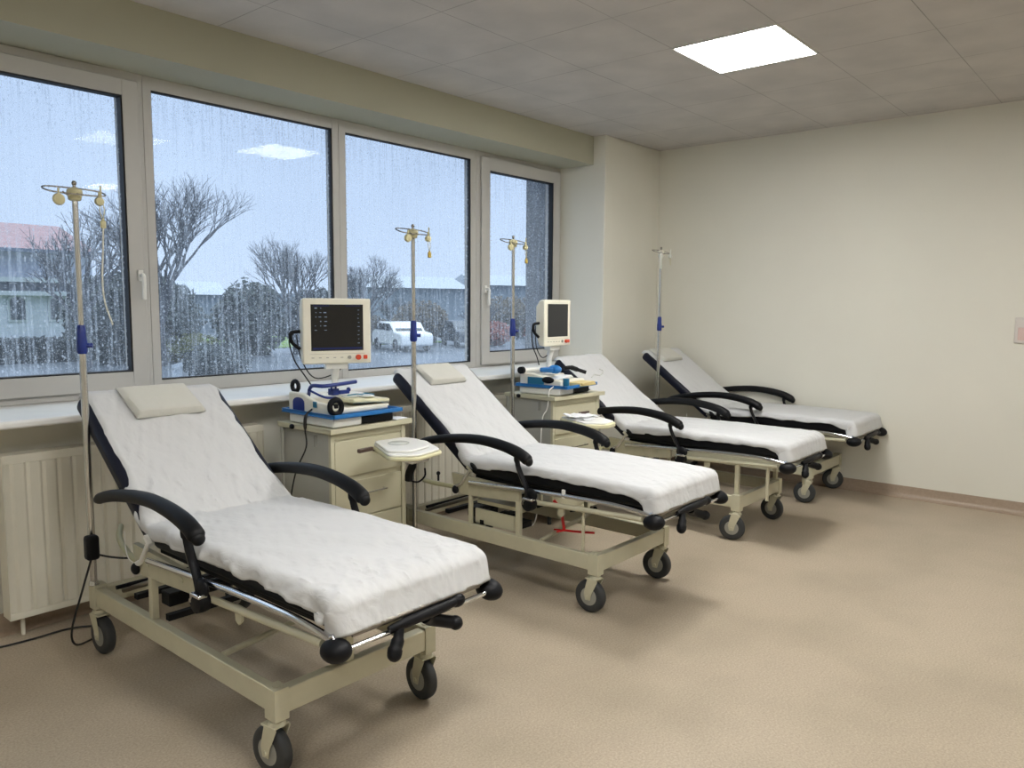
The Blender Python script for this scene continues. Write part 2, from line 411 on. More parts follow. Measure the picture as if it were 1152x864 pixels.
# ------------------------------------------------------------------ bed
DY, DZ = .802, .597                       # backrest direction
def back(u, s, n):                        # u across, s along the incline from the hinge, n off the underside
    return Vector((u, 2.92+s*DY-n*DZ, .535+s*DZ+n*DY))
Y0 = 2.75
def L3(u, y, z): return (u, y-Y0, z)
def castor(parent, u, y, turn, trail):
    e = bpy.data.objects.new('castor', None); COL.objects.link(e); e.parent = parent; e.location = L3(u, y, 0); e.rotation_euler = (0, 0, turn)
    f = MB(); t = trail
    f.cyl((0, 0, .172), (0, 0, .2), .012); f.cyl((0, 0, .174), (0, 0, .190), .030, .024); f.span((-.030, min(0,t)-.022, .170), (.030, max(0,t)+.018, .177))
    for s in (-1, 1):
        f.prism([(-.03, .172), (.03, .172), (.022+t, .10), (.014+t, .066), (-.014+t, .066), (-.022+t, .10)], (s*.0285-.0015, 0, 0), (0, 1, 0), (0, 0, 1), (.003, 0, 0))
    f.cyl((-.034, t, .082), (.034, t, .082), .008)
    f.build('fork', M['cream'], e, bevel=.002)
    ty = MB().lathe([(.058, -.021), (.071, -.021), (.079, -.015), (.0815, -.006), (.0815, .006), (.079, .015), (.071, .021), (.058, .021)], (0, t, .0820), 'x', 32)
    ty.build('tyre', M['rubber'], e)
    h = MB().lathe([(.008, -.0235), (.03, -.0225), (.059, -.0195), (.059, .0195), (.03, .0225), (.008, .0235)], (0, t, .0820), 'x', 24)
    h.build('hub', M['hub'], e)

def make_bed(xc, label, opt):
    e = empty('treatment_bed', (xc, Y0, 0)); tag(e, label, 'bed', 'reclining treatment beds in a row'); P = lambda m, n, k, **a: m.build(n, M[k], e, **a)
    W = .32
    # base frame
    for s in (-1, 1):
        P(MB().span(L3(s*.30-.0 if s < 0 else .30, 2.10, .212), L3(s*.335 if s < 0 else .335, 3.44, .29)), 'side_beam', 'cream', bevel=.004)
    P(MB().span(L3(-.30, 2.066, .212), L3(.30, 2.106, .292)), 'cross_beam', 'cream', bevel=.004)
    P(MB().span(L3(-.30, 3.44, .212), L3(.30, 3.478, .285)), 'cross_beam', 'cream', bevel=.004)
    for s in (-1, 1):
        m = MB(); m.span(L3(s*.32-.026, 2.062, .195), L3(s*.32+.026, 2.122, .30)); m.cyl(L3(s*.32, 2.092, .30), L3(s*.32, 2.092, .303), .014)
        P(m, 'corner_post', 'cream', bevel=.005)
        m = MB(); m.span(L3(s*.315-.028, 3.43, .195), L3(s*.315+.028, 3.49, .302))
        P(m, 'corner_post', 'cream', bevel=.005)
        castor(e, s*.32, 2.092, opt.get('t1', (.1, -.15))[0 if s < 0 else 1], .026)
        castor(e, s*.315, 3.46, opt.get('t2', (.05, .2))[0 if s < 0 else 1], -.03)
    # inner tubes and uprights
    P(MB().tube([L3(-.30, 2.45, .288), L3(.30, 2.56, .288)], .011, 10), 'cross_tube', 'cream')
    for (y, zt, wd) in opt['posts']:
        for s in (-1, 1): P(MB().span(L3(s*.312-.36*wd, y-wd*.42, .288), L3(s*.312+.36*wd, y+wd*.42, zt)), 'upright', 'cream', bevel=.002)
    if opt.get('footpost'):
        P(MB().span(L3(-.06, 2.074, .290), L3(-.028, 2.10, .535)), 'upright', 'cream', bevel=.003)
    for s in (-1, 1):
        m = MB(); m.prism([(2.29, .505), (2.33, .505), (2.33, .45), (2.31, .437), (2.29, .455)], L3(s*.315-.004, 0, 0), (0, 1, 0), (0, 0, 1), (.008, 0, 0)); P(m, 'bracket_tab', 'cream')
    # side plates and lower rails
    for s in (-1, 1):
        a = s*.312; m = MB()
        m.prism([(3.08, .56), (2.58, .538), (2.58, .47), (3.0, .445), (3.06, .46)], L3(a-.012, 0, 0), (0, 1, 0), (0, 0, 1), (.024, 0, 0))
        m.cyl(L3(a+s*.012, 2.68, .505), L3(a+s*.016, 2.68, .505), .012); m.cyl(L3(a+s*.012, 2.95, .50), L3(a+s*.016, 2.95, .50), .009)
        P(m, 'side_plate', 'creamd', bevel=.003)
        P(MB().tube([L3(s*.328, 2.46, .492), L3(s*.328, 2.1, .508), L3(s*.328, 1.83, .52)], .013, 14), 'lower_rail', 'cream')
        P(MB().tube(bez([L3(s*.332, 2.93, .525), L3(s*.332, 2.60, .543), L3(s*.332, 2.3, .557), L3(s*.332, 2.0, .562), L3(s*.330, 1.86, .553), L3(s*.325, 1.79, .54)], 4), .0125, 14), 'side_rail', 'chrome')
        # bumper balls at the foot
        m = MB(); rot = Matrix.Rotation(.15*s, 3, 'X')
        m.ball(L3(s*.325, 1.772, .515), (.042, .054, .036), 20, 12, rot)
        b = P(m, 'bumper', 'black')
        k = MB(); k.cyl(L3(s*.325, 1.80, .542), L3(s*.325, 1.775, .556), .010); k.tube([L3(s*.325, 1.785, .552), L3(s*.29, 1.775, .556)], .006, 8); k.build('bumper_bolt', M['chrome'], e)
    # mattress deck and foot end
    P(MB().span(L3(-.285, 1.80, .543), L3(.285, 2.93, .562)), 'deck', 'black', bevel=.004)
    m = MB(); m.tube([L3(-.30, 1.755, .515), L3(.30, 1.755, .515)], .008, 10)
    P(m, 'foot_rail', 'chrome')
    m = MB(); m.tube(bez([L3(-.31, 1.775, .553), L3(-.2, 1.755, .556), L3(.2, 1.755, .556), L3(.31, 1.775, .553)], 5), .009, 10); m.span(L3(-.27, 1.765, .538), L3(.27, 1.772, .562))
    P(m, 'foot_rail', 'dsteel')
    m = MB(); m.tube([L3(-.15, 1.748, .528), L3(-.09, 1.738, .534), L3(.06, 1.738, .536), L3(.14, 1.742, .536)], [.010, .017, .017, .014], 12); m.ball(L3(.14, 1.745, .535), (.032, .022, .022))
    m.tube(bez([L3(-.11, 1.745, .527), L3(-.125, 1.735, .49), L3(-.14, 1.73, .468), L3(-.145, 1.728, .455)], 4), [.016]*4+[.020]*4+[.023]*5, 12); m.ball(L3(-.145, 1.728, .455), .023, 12, 8)
    m.tube(bez([L3(.02, 1.77, .51), L3(.05, 1.78, .49), L3(.09, 1.77, .475), L3(.13, 1.75, .462)], 4), .021, 12); m.ball(L3(.135, 1.748, .46), (.024, .026, .024), 12, 8)
    P(m, 'foot_lever', 'black')
    # mattress and back cushion
    m = MB(); m.span(L3(-.309, 1.775, .562), L3(.309, 2.945, .650)); P(m, 'seat_cushion', 'black', bevel=.028, seg=4)
    R = Matrix(((1, 0, 0), (0, DY, -DZ), (0, DZ, DY)))
    m = MB(); c0 = back(0, .455, .038); m.box(L3(0, c0.y, c0.z), (.644, .80, .072), R); P(m, 'back_cushion', 'navy', bevel=.026, seg=4)
    m = MB(); c0 = back(0, .42, -.010); m.box(L3(0, c0.y, c0.z), (.50, .72, .018), R); P(m, 'back_panel', 'black', bevel=.004)
    # hinge levers
    for s in (-1, 1):
        m = MB(); m.tube([L3(s*.325, 3.06, .475), L3(s*.327, 3.0, .505), L3(s*.327, 2.925, .60)], [.013, .011, .010], 10); m.box(L3(s*.327, 2.93, .602), (.022, .045, .018), R)
        P(m, 'hinge_lever', 'chrome' if not opt.get('whitelever') else 'white')
        m = MB(); m.ball(L3(s*.332, 3.04, .468), (.018, .022, .024), 12, 8); P(m, 'hinge_knob', 'black')
        if not opt.get('whitelever'): m = MB(); m.ball(L3(s*.328, 2.905, .617), (.012, .030, .013), 12, 8, R); P(m, 'hinge_knob', 'black')
    # armrests
    for s in (-1, 1):
        au = s*opt.get('arm', .357)
        rt = bpy.data.objects.new('armrest', None); COL.objects.link(rt); rt.parent = e; rt.location = L3(au, 2.48, .50)
        q = lambda y, z, du=0: (du, y-2.48, z-.50)
        pad = MB(); path = bez([q(3.315, .700), q(3.25, .722), q(3.14, .747), q(2.98, .770), q(2.82, .779), q(2.68, .768), q(2.58, .748), q(2.52, .725), q(2.49, .706)], 4)
        n = len(path); rr = [.023+.0085*min(1, i/(n*.75)) for i in range(n)]; rr[0] = .015; rr[1] = .020; rr[-1] = .025; rr[-2] = .030
        pad.tube(path, rr, 16, sq=(.95, 1.0)); pad.ball(q(3.318, .698), (.012, .02, .013), 12, 8); pad.ball(q(2.488, .704), (.025, .020, .024), 12, 8)
        pad.build('pad', M['pad'], rt)
        st = MB(); st.tube(bez([q(2.56, .728), q(2.565, .69), q(2.545, .64), q(2.505, .57), q(2.485, .51)], 4), [.021, .021, .020, .018]+[.0135]*13, 12, sq=(1.25, .75))
        st.build('strut', M['black'], rt)
        hk = MB(); hk.tube([q(2.553, .66, -s*.0), q(2.51, .58)], .005, 6, sq=(1, 1)); hk.v = [v+Vector((s*.011 if s < 0 else .011, .006, 0)) for v in hk.v]; hk.build('strut_rod', M['dsteel'], rt)
        pv = MB(); pv.lathe([(.02, -.028), (.036, -.024), (.038, 0), (.036, .016), (.02, .02)], q(2.48, .488), 'x', 20); pv.ball(q(2.475, .535), (.016, .042, .034), 14, 8)
        pv.build('pivot', M['black'], rt)
        cp = MB(); cp.box(q(2.475, .514, s*.012), (.034, .062, .014)); cp.box(q(2.50, .50, s*.02), (.016, .02, .035)); cp.build('pivot_clamp', M['chrome'], rt, bevel=.004)
    # under-bed mechanism
    m = MB(); m.tube([L3(-.30, 3.31, .315), L3(.30, 3.31, .315)], .009, 8); P(m, 'lift_bar', 'black')
    m = MB(); m.box(L3(0, 3.15, .315), (.58, .03, .022)); P(m, 'lift_bar', 'black')
    m = MB(); m.box(L3(0, 2.88, .30), (.58, .026, .024)); P(m, 'lift_bar', 'black')
    m = MB(); m.cyl(L3(-.16, 3.0, .33), L3(.06, 2.98, .34), .026); m.cyl(L3(.06, 2.98, .34), L3(.2, 2.97, .35), .012); m.box(L3(-.2, 3.0, .33), (.08, .07, .055)); P(m, 'actuator', 'black', bevel=.004)
    for s in (-1, 1):
        m = MB(); m.tube([L3(s*.24, 3.38, .27), L3(s*.24, 2.72, .52)], .011, 10); P(m, 'lift_arm', 'dsteel')
    if opt.get('motor'):
        m = MB(); m.span(L3(-.27, 2.62, .30), L3(-.16, 2.92, .335)); m.box(L3(-.23, 2.87, .36), (.06, .07, .05)); m.box(L3(-.22, 2.74, .35), (.05, .10, .035)); P(m, 'motor', 'black', bevel=.006)
        m = MB(); m.span(L3(-.285, 2.60, .292), L3(-.272, 2.93, .372)); m.span(L3(-.27, 2.60, .40), L3(-.15, 2.93, .42)); P(m, 'motor_housing', 'cream')
    if opt.get('redlever'):
        m = MB(); m.tube([L3(-.26, 2.40, .50), L3(-.25, 2.36, .46), L3(-.245, 2.34, .35)], .008, 10)
        m.tube(bez([L3(-.25, 2.40, .345), L3(-.245, 2.34, .35), L3(-.20, 2.27, .345), L3(-.15, 2.22, .34)], 4), [.006]*4+[.009]*9, 10, sq=(.6, 1.4)); m.tube([L3(-.245, 2.34, .35), L3(-.265, 2.375, .34)], .005, 8)
        P(m, 'brake_lever', 'red')
        tag(bpy.data.objects[e.children[-1].name], label='red brake lever')
        m = MB(); m.tube([L3(-.2, 2.34, .44), L3(-.1, 2.25, .452)], .004, 6); m.ball(L3(-.1, 2.25, .452), .011); P(m, 'release_knob', 'black')
        m = MB(); m.box(L3(-.337, 2.28, .567), (.012, .02, .045)); P(m, 'rail_clip', 'white', bevel=.004)
    if opt.get('reararm'):
        a, b = opt['reararm']; m = MB(); m.tube(bez([L3(-.315, 3.02, .478), L3(-.335, 3.12, .482), L3(*a), L3(*b)], 4), .013, 12); P(m, 'side_arm', 'olive')
        m = MB(); m.tube([L3(a[0]+.02, a[1], a[2]+.012), L3(a[0]+.02, a[1], a[2]+.05)], .006, 8); m.ball(L3(a[0]+.02, a[1], a[2]+.055), .012); P(m, 'side_arm_knob', 'black')
    else:
        m = MB(); m.tube(bez([L3(-.312, 3.05, .485), L3(-.312, 3.15, .50), L3(-.29, 3.28, .53), L3(-.25, 3.36, .56)], 4), .012, 12); P(m, 'side_arm', 'olive')
        m = MB(); m.tube(bez([L3(-.318, 3.06, .476), L3(-.33, 3.1, .49), L3(-.33, 3.13, .53), L3(-.33, 3.135, .60)], 4), .0022, 6); P(m, 'release_wire', 'white')
    return e

# sheet lying over a bed
def make_sheet(xc, label, seed, opt):
    # centre line: (y, z) from behind the head over the backrest to the foot
    pth = []
    th = .082
    head_s = .872
    pb = back(0, head_s, 0.035); pth.append((pb.y+.012, pb.z))
    for a in (0, 22, 45, 67, 90):
        a = math.radians(a); r = .045
        o = back(0, head_s-.028, th-r)
        pth.append((o.y+(math.cos(a)*DY-math.sin(a)*DZ)*r, o.z+(math.cos(a)*DZ+math.sin(a)*DY)*r))
    for i in range(1, 100):
        s = head_s-.028-(head_s-.028-.10)*i/99
        p = back(0, s, th); pth.append((p.y, p.z))
    # bend
    A = Vector((pth[-1][0], pth[-1][1])); B = Vector((2.80, .666)); Cc = Vector((2.945, .658))
    for i in range(1, 13):
        t = i/12; q = A*(1-t)**2+Cc*2*t*(1-t)+B*t*t; pth.append((q.x, q.y))
    for i in range(1, 130):
        pth.append((2.80-(2.80-1.822)*i/129, .666+.006*math.sin(i/129*PI)))
    for a in (10, 20, 30, 40, 50, 60, 70, 80, 90):
        a = math.radians(a); pth.append((1.822-.058*math.sin(a), .620+.046*math.cos(a)))
    for i in range(1, 9): pth.append((1.764-.002*i, .620-.062*i/8))
    K = len(pth); nb = 6+99
    cols = []
    a0, r = .289, .032
    nT = 84; T = 1.0
    vs = []; fs = []; cc = []
    hem = lambda i, s: noise.noise(Vector((pth[i][0]*7, s*3+seed, pth[i][1]*7)))
    # column parameter: -1..1 ; inner part maps to flat top
    top = [-1+2*k/(nT-1) for k in range(nT)]
    NS = 9
    for i, (y, z) in enumerate(pth):
        y0, z0 = pth[max(0, i-1)]; y1, z1 = pth[min(K-1, i+1)]
        t = Vector((0, y1-y0, z1-z0)).normalized(); n = Vector((0, t.z, -t.y))
        if n.z < -.2 or (i < 6 and n.y < 0 and n.z < 0): n = -n
        f_back = 1 if i < nb else 0
        row = []
        def drop(s):
            h = hem(i, s)
            h2 = noise.noise(Vector((y*23, s*5+seed+9, z*23)))
            if i < nb-30: d = -.006+.008*h
            elif i < nb+14: d = -.004+.026*min(1, (i-nb+30)/36)+.012*h
            else:
                yy = (2.8-y)/1.0
                d = .014+.016*h+.004*h2+.012*opt.get('long', 0)
                if y < 1.93: d += .042*(1.93-y)/.17 if opt.get('corner', 1) else 0
            if i >= K-9: d = .045
            return max(-.012 if f_back else .001, d)
        L_, R_ = drop(-1), drop(1)
        a0 = .289-.019*max(0, min(1, (nb-8-i)/26))
        for k in range(NS, 0, -1):
            q = k/NS
            arcL = r*PI/2; tot = arcL+L_; sdist = q*tot
            if sdist < arcL: an = sdist/r; row.append((-a0-r*math.sin(an), -r*(1-math.cos(an)), q))
            else: row.append((-a0-r-.001, -r-(sdist-arcL), q))
        for tt in top: row.append((tt*a0, 0, 0))
        for k in range(1, NS+1):
            q = k/NS
            arcL = r*PI/2; tot = arcL+R_; sdist = q*tot
            if sdist < arcL: an = sdist/r; row.append((a0+r*math.sin(an), -r*(1-math.cos(an)), q))
            else: row.append((a0+r+.001, -r-(sdist-arcL), q))
        for (u, h, q) in row:
            p = Vector((u, y, z))+n*h
            # folds
            v = Vector((u*5+seed, y*4, z*4))
            w1 = noise.noise(Vector((u*6+y*3.0+seed, y*2.2-u*2, z*2)))
            w2 = noise.noise(Vector((u*15-y*9+seed*2, y*6+u*5, z*6)))
            w3 = abs(noise.noise(Vector((u*9+seed*3+y*7, y*8-u*6, z*5))))
            w4 = abs(noise.noise(Vector((u*4-y*6+seed*5, y*3+u*9, z*3)))); w5 = abs(noise.noise(Vector((u*22+y*10+seed*7, y*13-u*12, z*9))))
            near_bend = math.exp(-((y-2.95)/.16)**2)
            nearfoot = math.exp(-((y-1.85)/.14)**2)
            amp = opt.get('amp', 1)
            d = (.0050*w1+.0020*w2+(.0055*(.25-w3))*(.18+.8*near_bend+.5*nearfoot)+.0018*max(0, .10-w4)/.10*(.12+near_bend)+.0055*noise.noise(Vector((u*11+y*7+seed, (u-y)*1.2, seed)))*(.7+near_bend)+.0022*noise.noise(Vector((u*30-y*16+seed, (u+y)*3, seed)))*(.9+1.3*near_bend+nearfoot)+.0022*max(0, .15-w5)/.15*(.3+nearfoot+near_bend))*amp
            d += .004*near_bend*math.sin(u*38+seed)*noise.noise(v*1.3)*2
            if q > 0:
                lat = math.copysign(1, u)
                ff = .012*(noise.noise(Vector((y*9+z*7, lat*4+seed, q*1.2)))+.25)*q + .005*noise.noise(Vector((y*24, lat*9+seed, q*3+z*16)))*q
                d2 = max(-.001, ff)*amp
                p += Vector((lat, 0, 0))*d2; d *= (1-q)
            p += n*max(d, -.003 if q == 0 else -.001)
            vs.append(L3(p.x, p.y, p.z))
    C_ = len(row)
    for i in range(K-1):
        for j in range(C_-1):
            fs.append((i*C_+j, i*C_+j+1, (i+1)*C_+j+1, (i+1)*C_+j))
    m = MB(); m.add(vs, fs)
    o = m.build('bed_sheet', M['sheet'], None, loc=(xc, Y0, 0))
    s = o.modifiers.new('solid', 'SOLIDIFY'); s.thickness = .0012; s.offset = 1
    for p in o.data.polygons: p.use_smooth = True
    tag(o, label, 'sheet', 'white sheets covering the beds')
    return o

def make_pillow(xc, label, u0, u1, s1, s0, seed, tilt=0):
    """folded cloth pad near the top of a backrest: s1 upper end, s0 lower end"""
    vs = []; fs = []; nu, nsn = 26, 18
    def P(u, s, n):
        uu = u+tilt*(s-s1); return back(uu, s, n)
    for side in (1, 0):
        for i in range(nsn+1):
            for j in range(nu+1):
                a = i/nsn; b = j/nu
                s = s1+(s0-s1)*a; u = u0+(u1-u0)*b
                ea = max(0, min(1, min(a, 1-a)*9)); eb = max(0, min(1, min(b, 1-b)*11))
                rnd = math.sqrt(max(0, 1-(1-ea)**2))*math.sqrt(max(0, 1-(1-eb)**2))
                base = .0895
                th = (.020+.018*a)*(1-.15*b)
                wv = .003*noise.noise(Vector((u*14+seed, s*12, 0)))
                crease = -.003*math.exp(-((a-.48)/.03)**2)*(.15 < b < .8)
                n = base+(th*(.35+.65*rnd)+wv+crease if side else 0)
                p = P(u, s, n); vs.append(L3(p.x, p.y, p.z))
    W_ = nu+1; H = (nsn+1)*W_
    for i in range(nsn):
        for j in range(nu):
            fs.append((i*W_+j, i*W_+j+1, (i+1)*W_+j+1, (i+1)*W_+j)); fs.append((H+i*W_+j, H+(i+1)*W_+j, H+(i+1)*W_+j+1, H+i*W_+j+1))
    for j in range(nu): fs.append((j, H+j, H+j+1, j+1)); k = nsn*W_; fs.append((k+j, k+j+1, H+k+j+1, H+k+j))
    for i in range(nsn): fs.append((i*W_, (i+1)*W_, H+(i+1)*W_, H+i*W_)); fs.append((i*W_+nu, H+i*W_+nu, H+(i+1)*W_+nu, (i+1)*W_+nu))
    m = MB(); m.add(vs, fs); o = m.build('head_pad', M['pillow'], None, loc=(xc, Y0, 0))
    tag(o, label, 'pillow', 'folded head pads on the beds'); return o

XB = (1.628, 3.40, 4.995, 6.268)
make_bed(XB[0], 'nearest reclining treatment bed at the left front, beside the radiator, with large black armrests', dict(posts=[(2.94, .455, .036)], footpost=1, whitelever=1, t1=(.12, -.1), t2=(.05, .2)))
make_bed(XB[1], 'second treatment bed from the left, with a red brake lever under its side rail', dict(posts=[(2.94, .45, .026), (2.59, .475, .034), (2.175, .50, .016)], redlever=1, motor=1, t1=(.05, .1), t2=(.05, .2), reararm=((-.35, 3.18, .485), (-.36, 3.27, .492))))
make_bed(XB[2], 'third treatment bed from the left, behind the second one, standing by the window pier', dict(posts=[(2.94, .45, .026), (2.10, .505, .032), (1.90, .515, .022)], t1=(.25, -.1), t2=(.05, .2), reararm=((-.40, 3.10, .485), (-.70, 2.92, .486))))
make_bed(XB[3], 'farthest treatment bed, standing along the end wall', dict(posts=[(2.94, .45, .026), (2.4, .48, .03)], t1=(.15, .3), t2=(.05, .2), arm=.340))
make_sheet(XB[0], 'rumpled white sheet covering the nearest bed', 3, dict(amp=1.9, long=1))
make_sheet(XB[1], 'white sheet on the second bed from the left, over a black cushion', 11, dict(amp=.8))
make_sheet(XB[2], 'white sheet without a head pad, on the third bed from the left', 23, dict(amp=.9))
make_sheet(XB[3], 'white sheet on the farthest bed, along the end wall', 37, dict(amp=.7))
make_pillow(XB[0], 'folded cream-white head pad on the backrest of the nearest bed', -.165, .145, .865, .665, 1, -.1)
make_pillow(XB[1], 'folded cream-white head pad on the second bed from the left', -.17, .13, .87, .69, 5, -.08)
make_pillow(XB[3], 'folded white head pad on the farthest bed', -.25, .08, .86, .69, 9, -.1)

# ------------------------------------------------------------------ infusion stands
def iv_stand(x, y, z0, top, label, base, seed, box=False, amber=True, rot=0, clear=False):
    e = empty('infusion_stand', (x, y, z0), rot); tag(e, label, 'infusion stand', 'steel infusion stands beside the beds')
    Z = lambda z: z-z0
    MB().cyl((0, 0, 0), (0, 0, Z(1.33)), .0145, n=18).build('pole', M['steel'], e)
    MB().cyl((0, 0, Z(1.30)), (0, 0, Z(top-.03)), .0115, n=18).build('upper_pole', M['steel'], e)
    c = MB(); c.lathe([(.017, 1.29-z0), (.021, 1.30-z0), (.021, 1.34-z0), (.018, 1.36-z0), (.017, 1.40-z0), (.014, 1.41-z0)], (0, 0, 0), 'z', 16)
    cl = c.build('height_clamp', M['dblue'], e)
    k = MB(); k.cyl((.015, -.01, Z(1.325)), (.034, -.022, Z(1.325)), .010); k.build('clamp_knob', M['dblue'], cl)
    h = MB(); h.lathe([(.016, top-.062-z0), (.024, top-.058-z0), (.031, top-.03-z0), (.029, top-.018-z0), (.012, top-.008-z0)], (0, 0, 0), 'z', 10); h.build('hub', M['drop'] if not clear else M['ivory'], e)
    h = MB(); h.cyl((0, 0, Z(top-.01)), (0, 0, Z(top+.018)), .006); h.ball((0, 0, Z(top+.008)), .010, 10, 6); h.build('finial', M['dsteel'], e)
    # hanger: flattened wire loop
    a, b = .118, .042; pts = []
    for i in range(28):
        t = 2*PI*i/28; cx = math.copysign(abs(math.cos(t))**.6, math.cos(t)); sy = math.copysign(abs(math.sin(t))**.8, math.sin(t))
        pts.append((a*cx, b*sy, Z(top-.006-.034*(.5-.5*sy))))
    h = MB(); h.tube(pts, .0032, 8, closed=True); h.tube([(0, -b, Z(top-.040)), (0, b, Z(top-.006))], .0032, 8)
    h.tube(bez([(-.03, -b, Z(top-.038)), (-.045, -b-.008, Z(top-.046)), (-.06, -b, Z(top-.034))], 4), .003, 6)
    h.build('hanger', M['dsteel'], e)
    d = MB()
    d.lathe([(.004, -.012), (.02, -.010), (.024, 0), (.02, .010), (.004, .012)], (-.075, -b, Z(top-.066)), 'y', 16); d.cyl((-.075, -b, Z(top-.048)), (-.075, -b, Z(top-.022)), .004)
    d.build('hook_disc', M['drop'] if not clear else M['bag'], e)
    d = MB(); d.lathe([(.004, -.012), (.016, -.010), (.019, 0), (.016, .010), (.004, .012)], (.078, -b, Z(top-.060)), 'y', 16); d.cyl((.078, -b, Z(top-.048)), (.078, -b, Z(top-.022)), .004)
    d.tube([(.085, -b, Z(top+.004)), (.085, -b, Z(top-.06))], .004, 6)
    d.build('hook_disc', M['drop'] if not clear else M['bag'], e)
    s = MB(); s.tube(bez([(.085, -b, Z(top-.05)), (.078, -b, Z(top-.09)), (.088, -b, Z(top-.135))], 5), .0018, 6); s.tube(bez([(.088, -b, Z(top-.05)), (.096, -b, Z(top-.09)), (.09, -b, Z(top-.135))], 5), .0018, 6)
    s.build('strap', M['drop'], e)
    if not clear:
        t = MB(); t.box((.089, -b, Z(top-.152)), (.022, .012, .032)); t.cyl((.089, -b, Z(top-.137)), (.089, -b, Z(top-.127)), .006)
        t.build('hanging_clip', M['amber'] if amber else M['drop'], e, bevel=.004)
    else:
        t = MB(); t.box((-.075, -b, Z(top-.11)), (.03, .01, .12)); t.build('hanging_bag', M['bag'], e, bevel=.004)
    if base == 'disc':
        g = MB(); g.lathe([(.069, 0), (.07, .012), (.05, .022), (.018, .03), (.018, .05)], (0, 0, 0), 'z', 28); g.build('base', M['cream'], e)
    else:
        g = MB(); g.lathe([(.02, 0), (.022, .004), (.018, .02), (.015, .022)], (0, 0, 0), 'z', 16); g.build('socket_collar', M['steel'], e)
    if box:
        t = MB(); t.tube(bez([(.089, -b, Z(top-.165)), (.083, -b, Z(top-.27)), (.072, -b-.01, Z(top-.38)), (.078, -b-.01, Z(top-.47)), (.105, -b-.01, Z(top-.565))], 6), .0035, 8)
        t.build('drip_tube', M['bag'], e)
    return e
iv_stand(XB[0]-.333, 3.455, .3, 1.975, 'steel infusion stand at the nearest bed, with a long thin tube dangling from its hanger', 'socket', 1, box=True, amber=False)
iv_stand(3.05, 3.36, 0, 1.938, 'steel infusion stand between the first cabinet and the second bed', 'disc', 2)
iv_stand(4.088, 3.495, 0, 1.955, 'steel infusion stand by the second cabinet, in front of the narrow right-hand window', 'disc', 3)
iv_stand(5.945, 3.42, .3, 1.985, 'steel infusion stand near the room corner, at the head of the farthest bed', 'socket', 4, clear=True)

# control box clamped to the first pole, cord on the floor
e = empty('control_box', (XB[0]-.352, 3.42, .44)); tag(e, 'small black control box clamped low on the infusion pole of the nearest bed', 'control box')
MB().box((0, -.012, .04), (.052, .05, .105)).build('casing', M['black'], e, bevel=.014, seg=3)
MB().tube(bez([(.02, -.01, .005), (.07, -.03, -.015), (.12, -.08, -.02), (.15, -.12, .0), (.17, -.16, -.03)], 5), .0045, 8).build('spiral_lead', M['cord'], e)
o = MB().tube(bez([(1.268, 3.40, .430), (1.235, 3.42, .30), (1.195, 3.44, .14), (1.215, 3.47, .06), (1.30, 3.56, .02), (1.42, 3.66, .006), (1.40, 3.74, .006), (1.30, 3.80, .006), (1.17, 3.80, .006), (1.03, 3.813, .006), (.85, 3.864, .006), (.6, 3.88, .006)], 6), .0045, 8).build('power_cord', M['cord'])
tag(o, 'thin black cord trailing over the floor by the radiator to the nearest bed', 'cord')

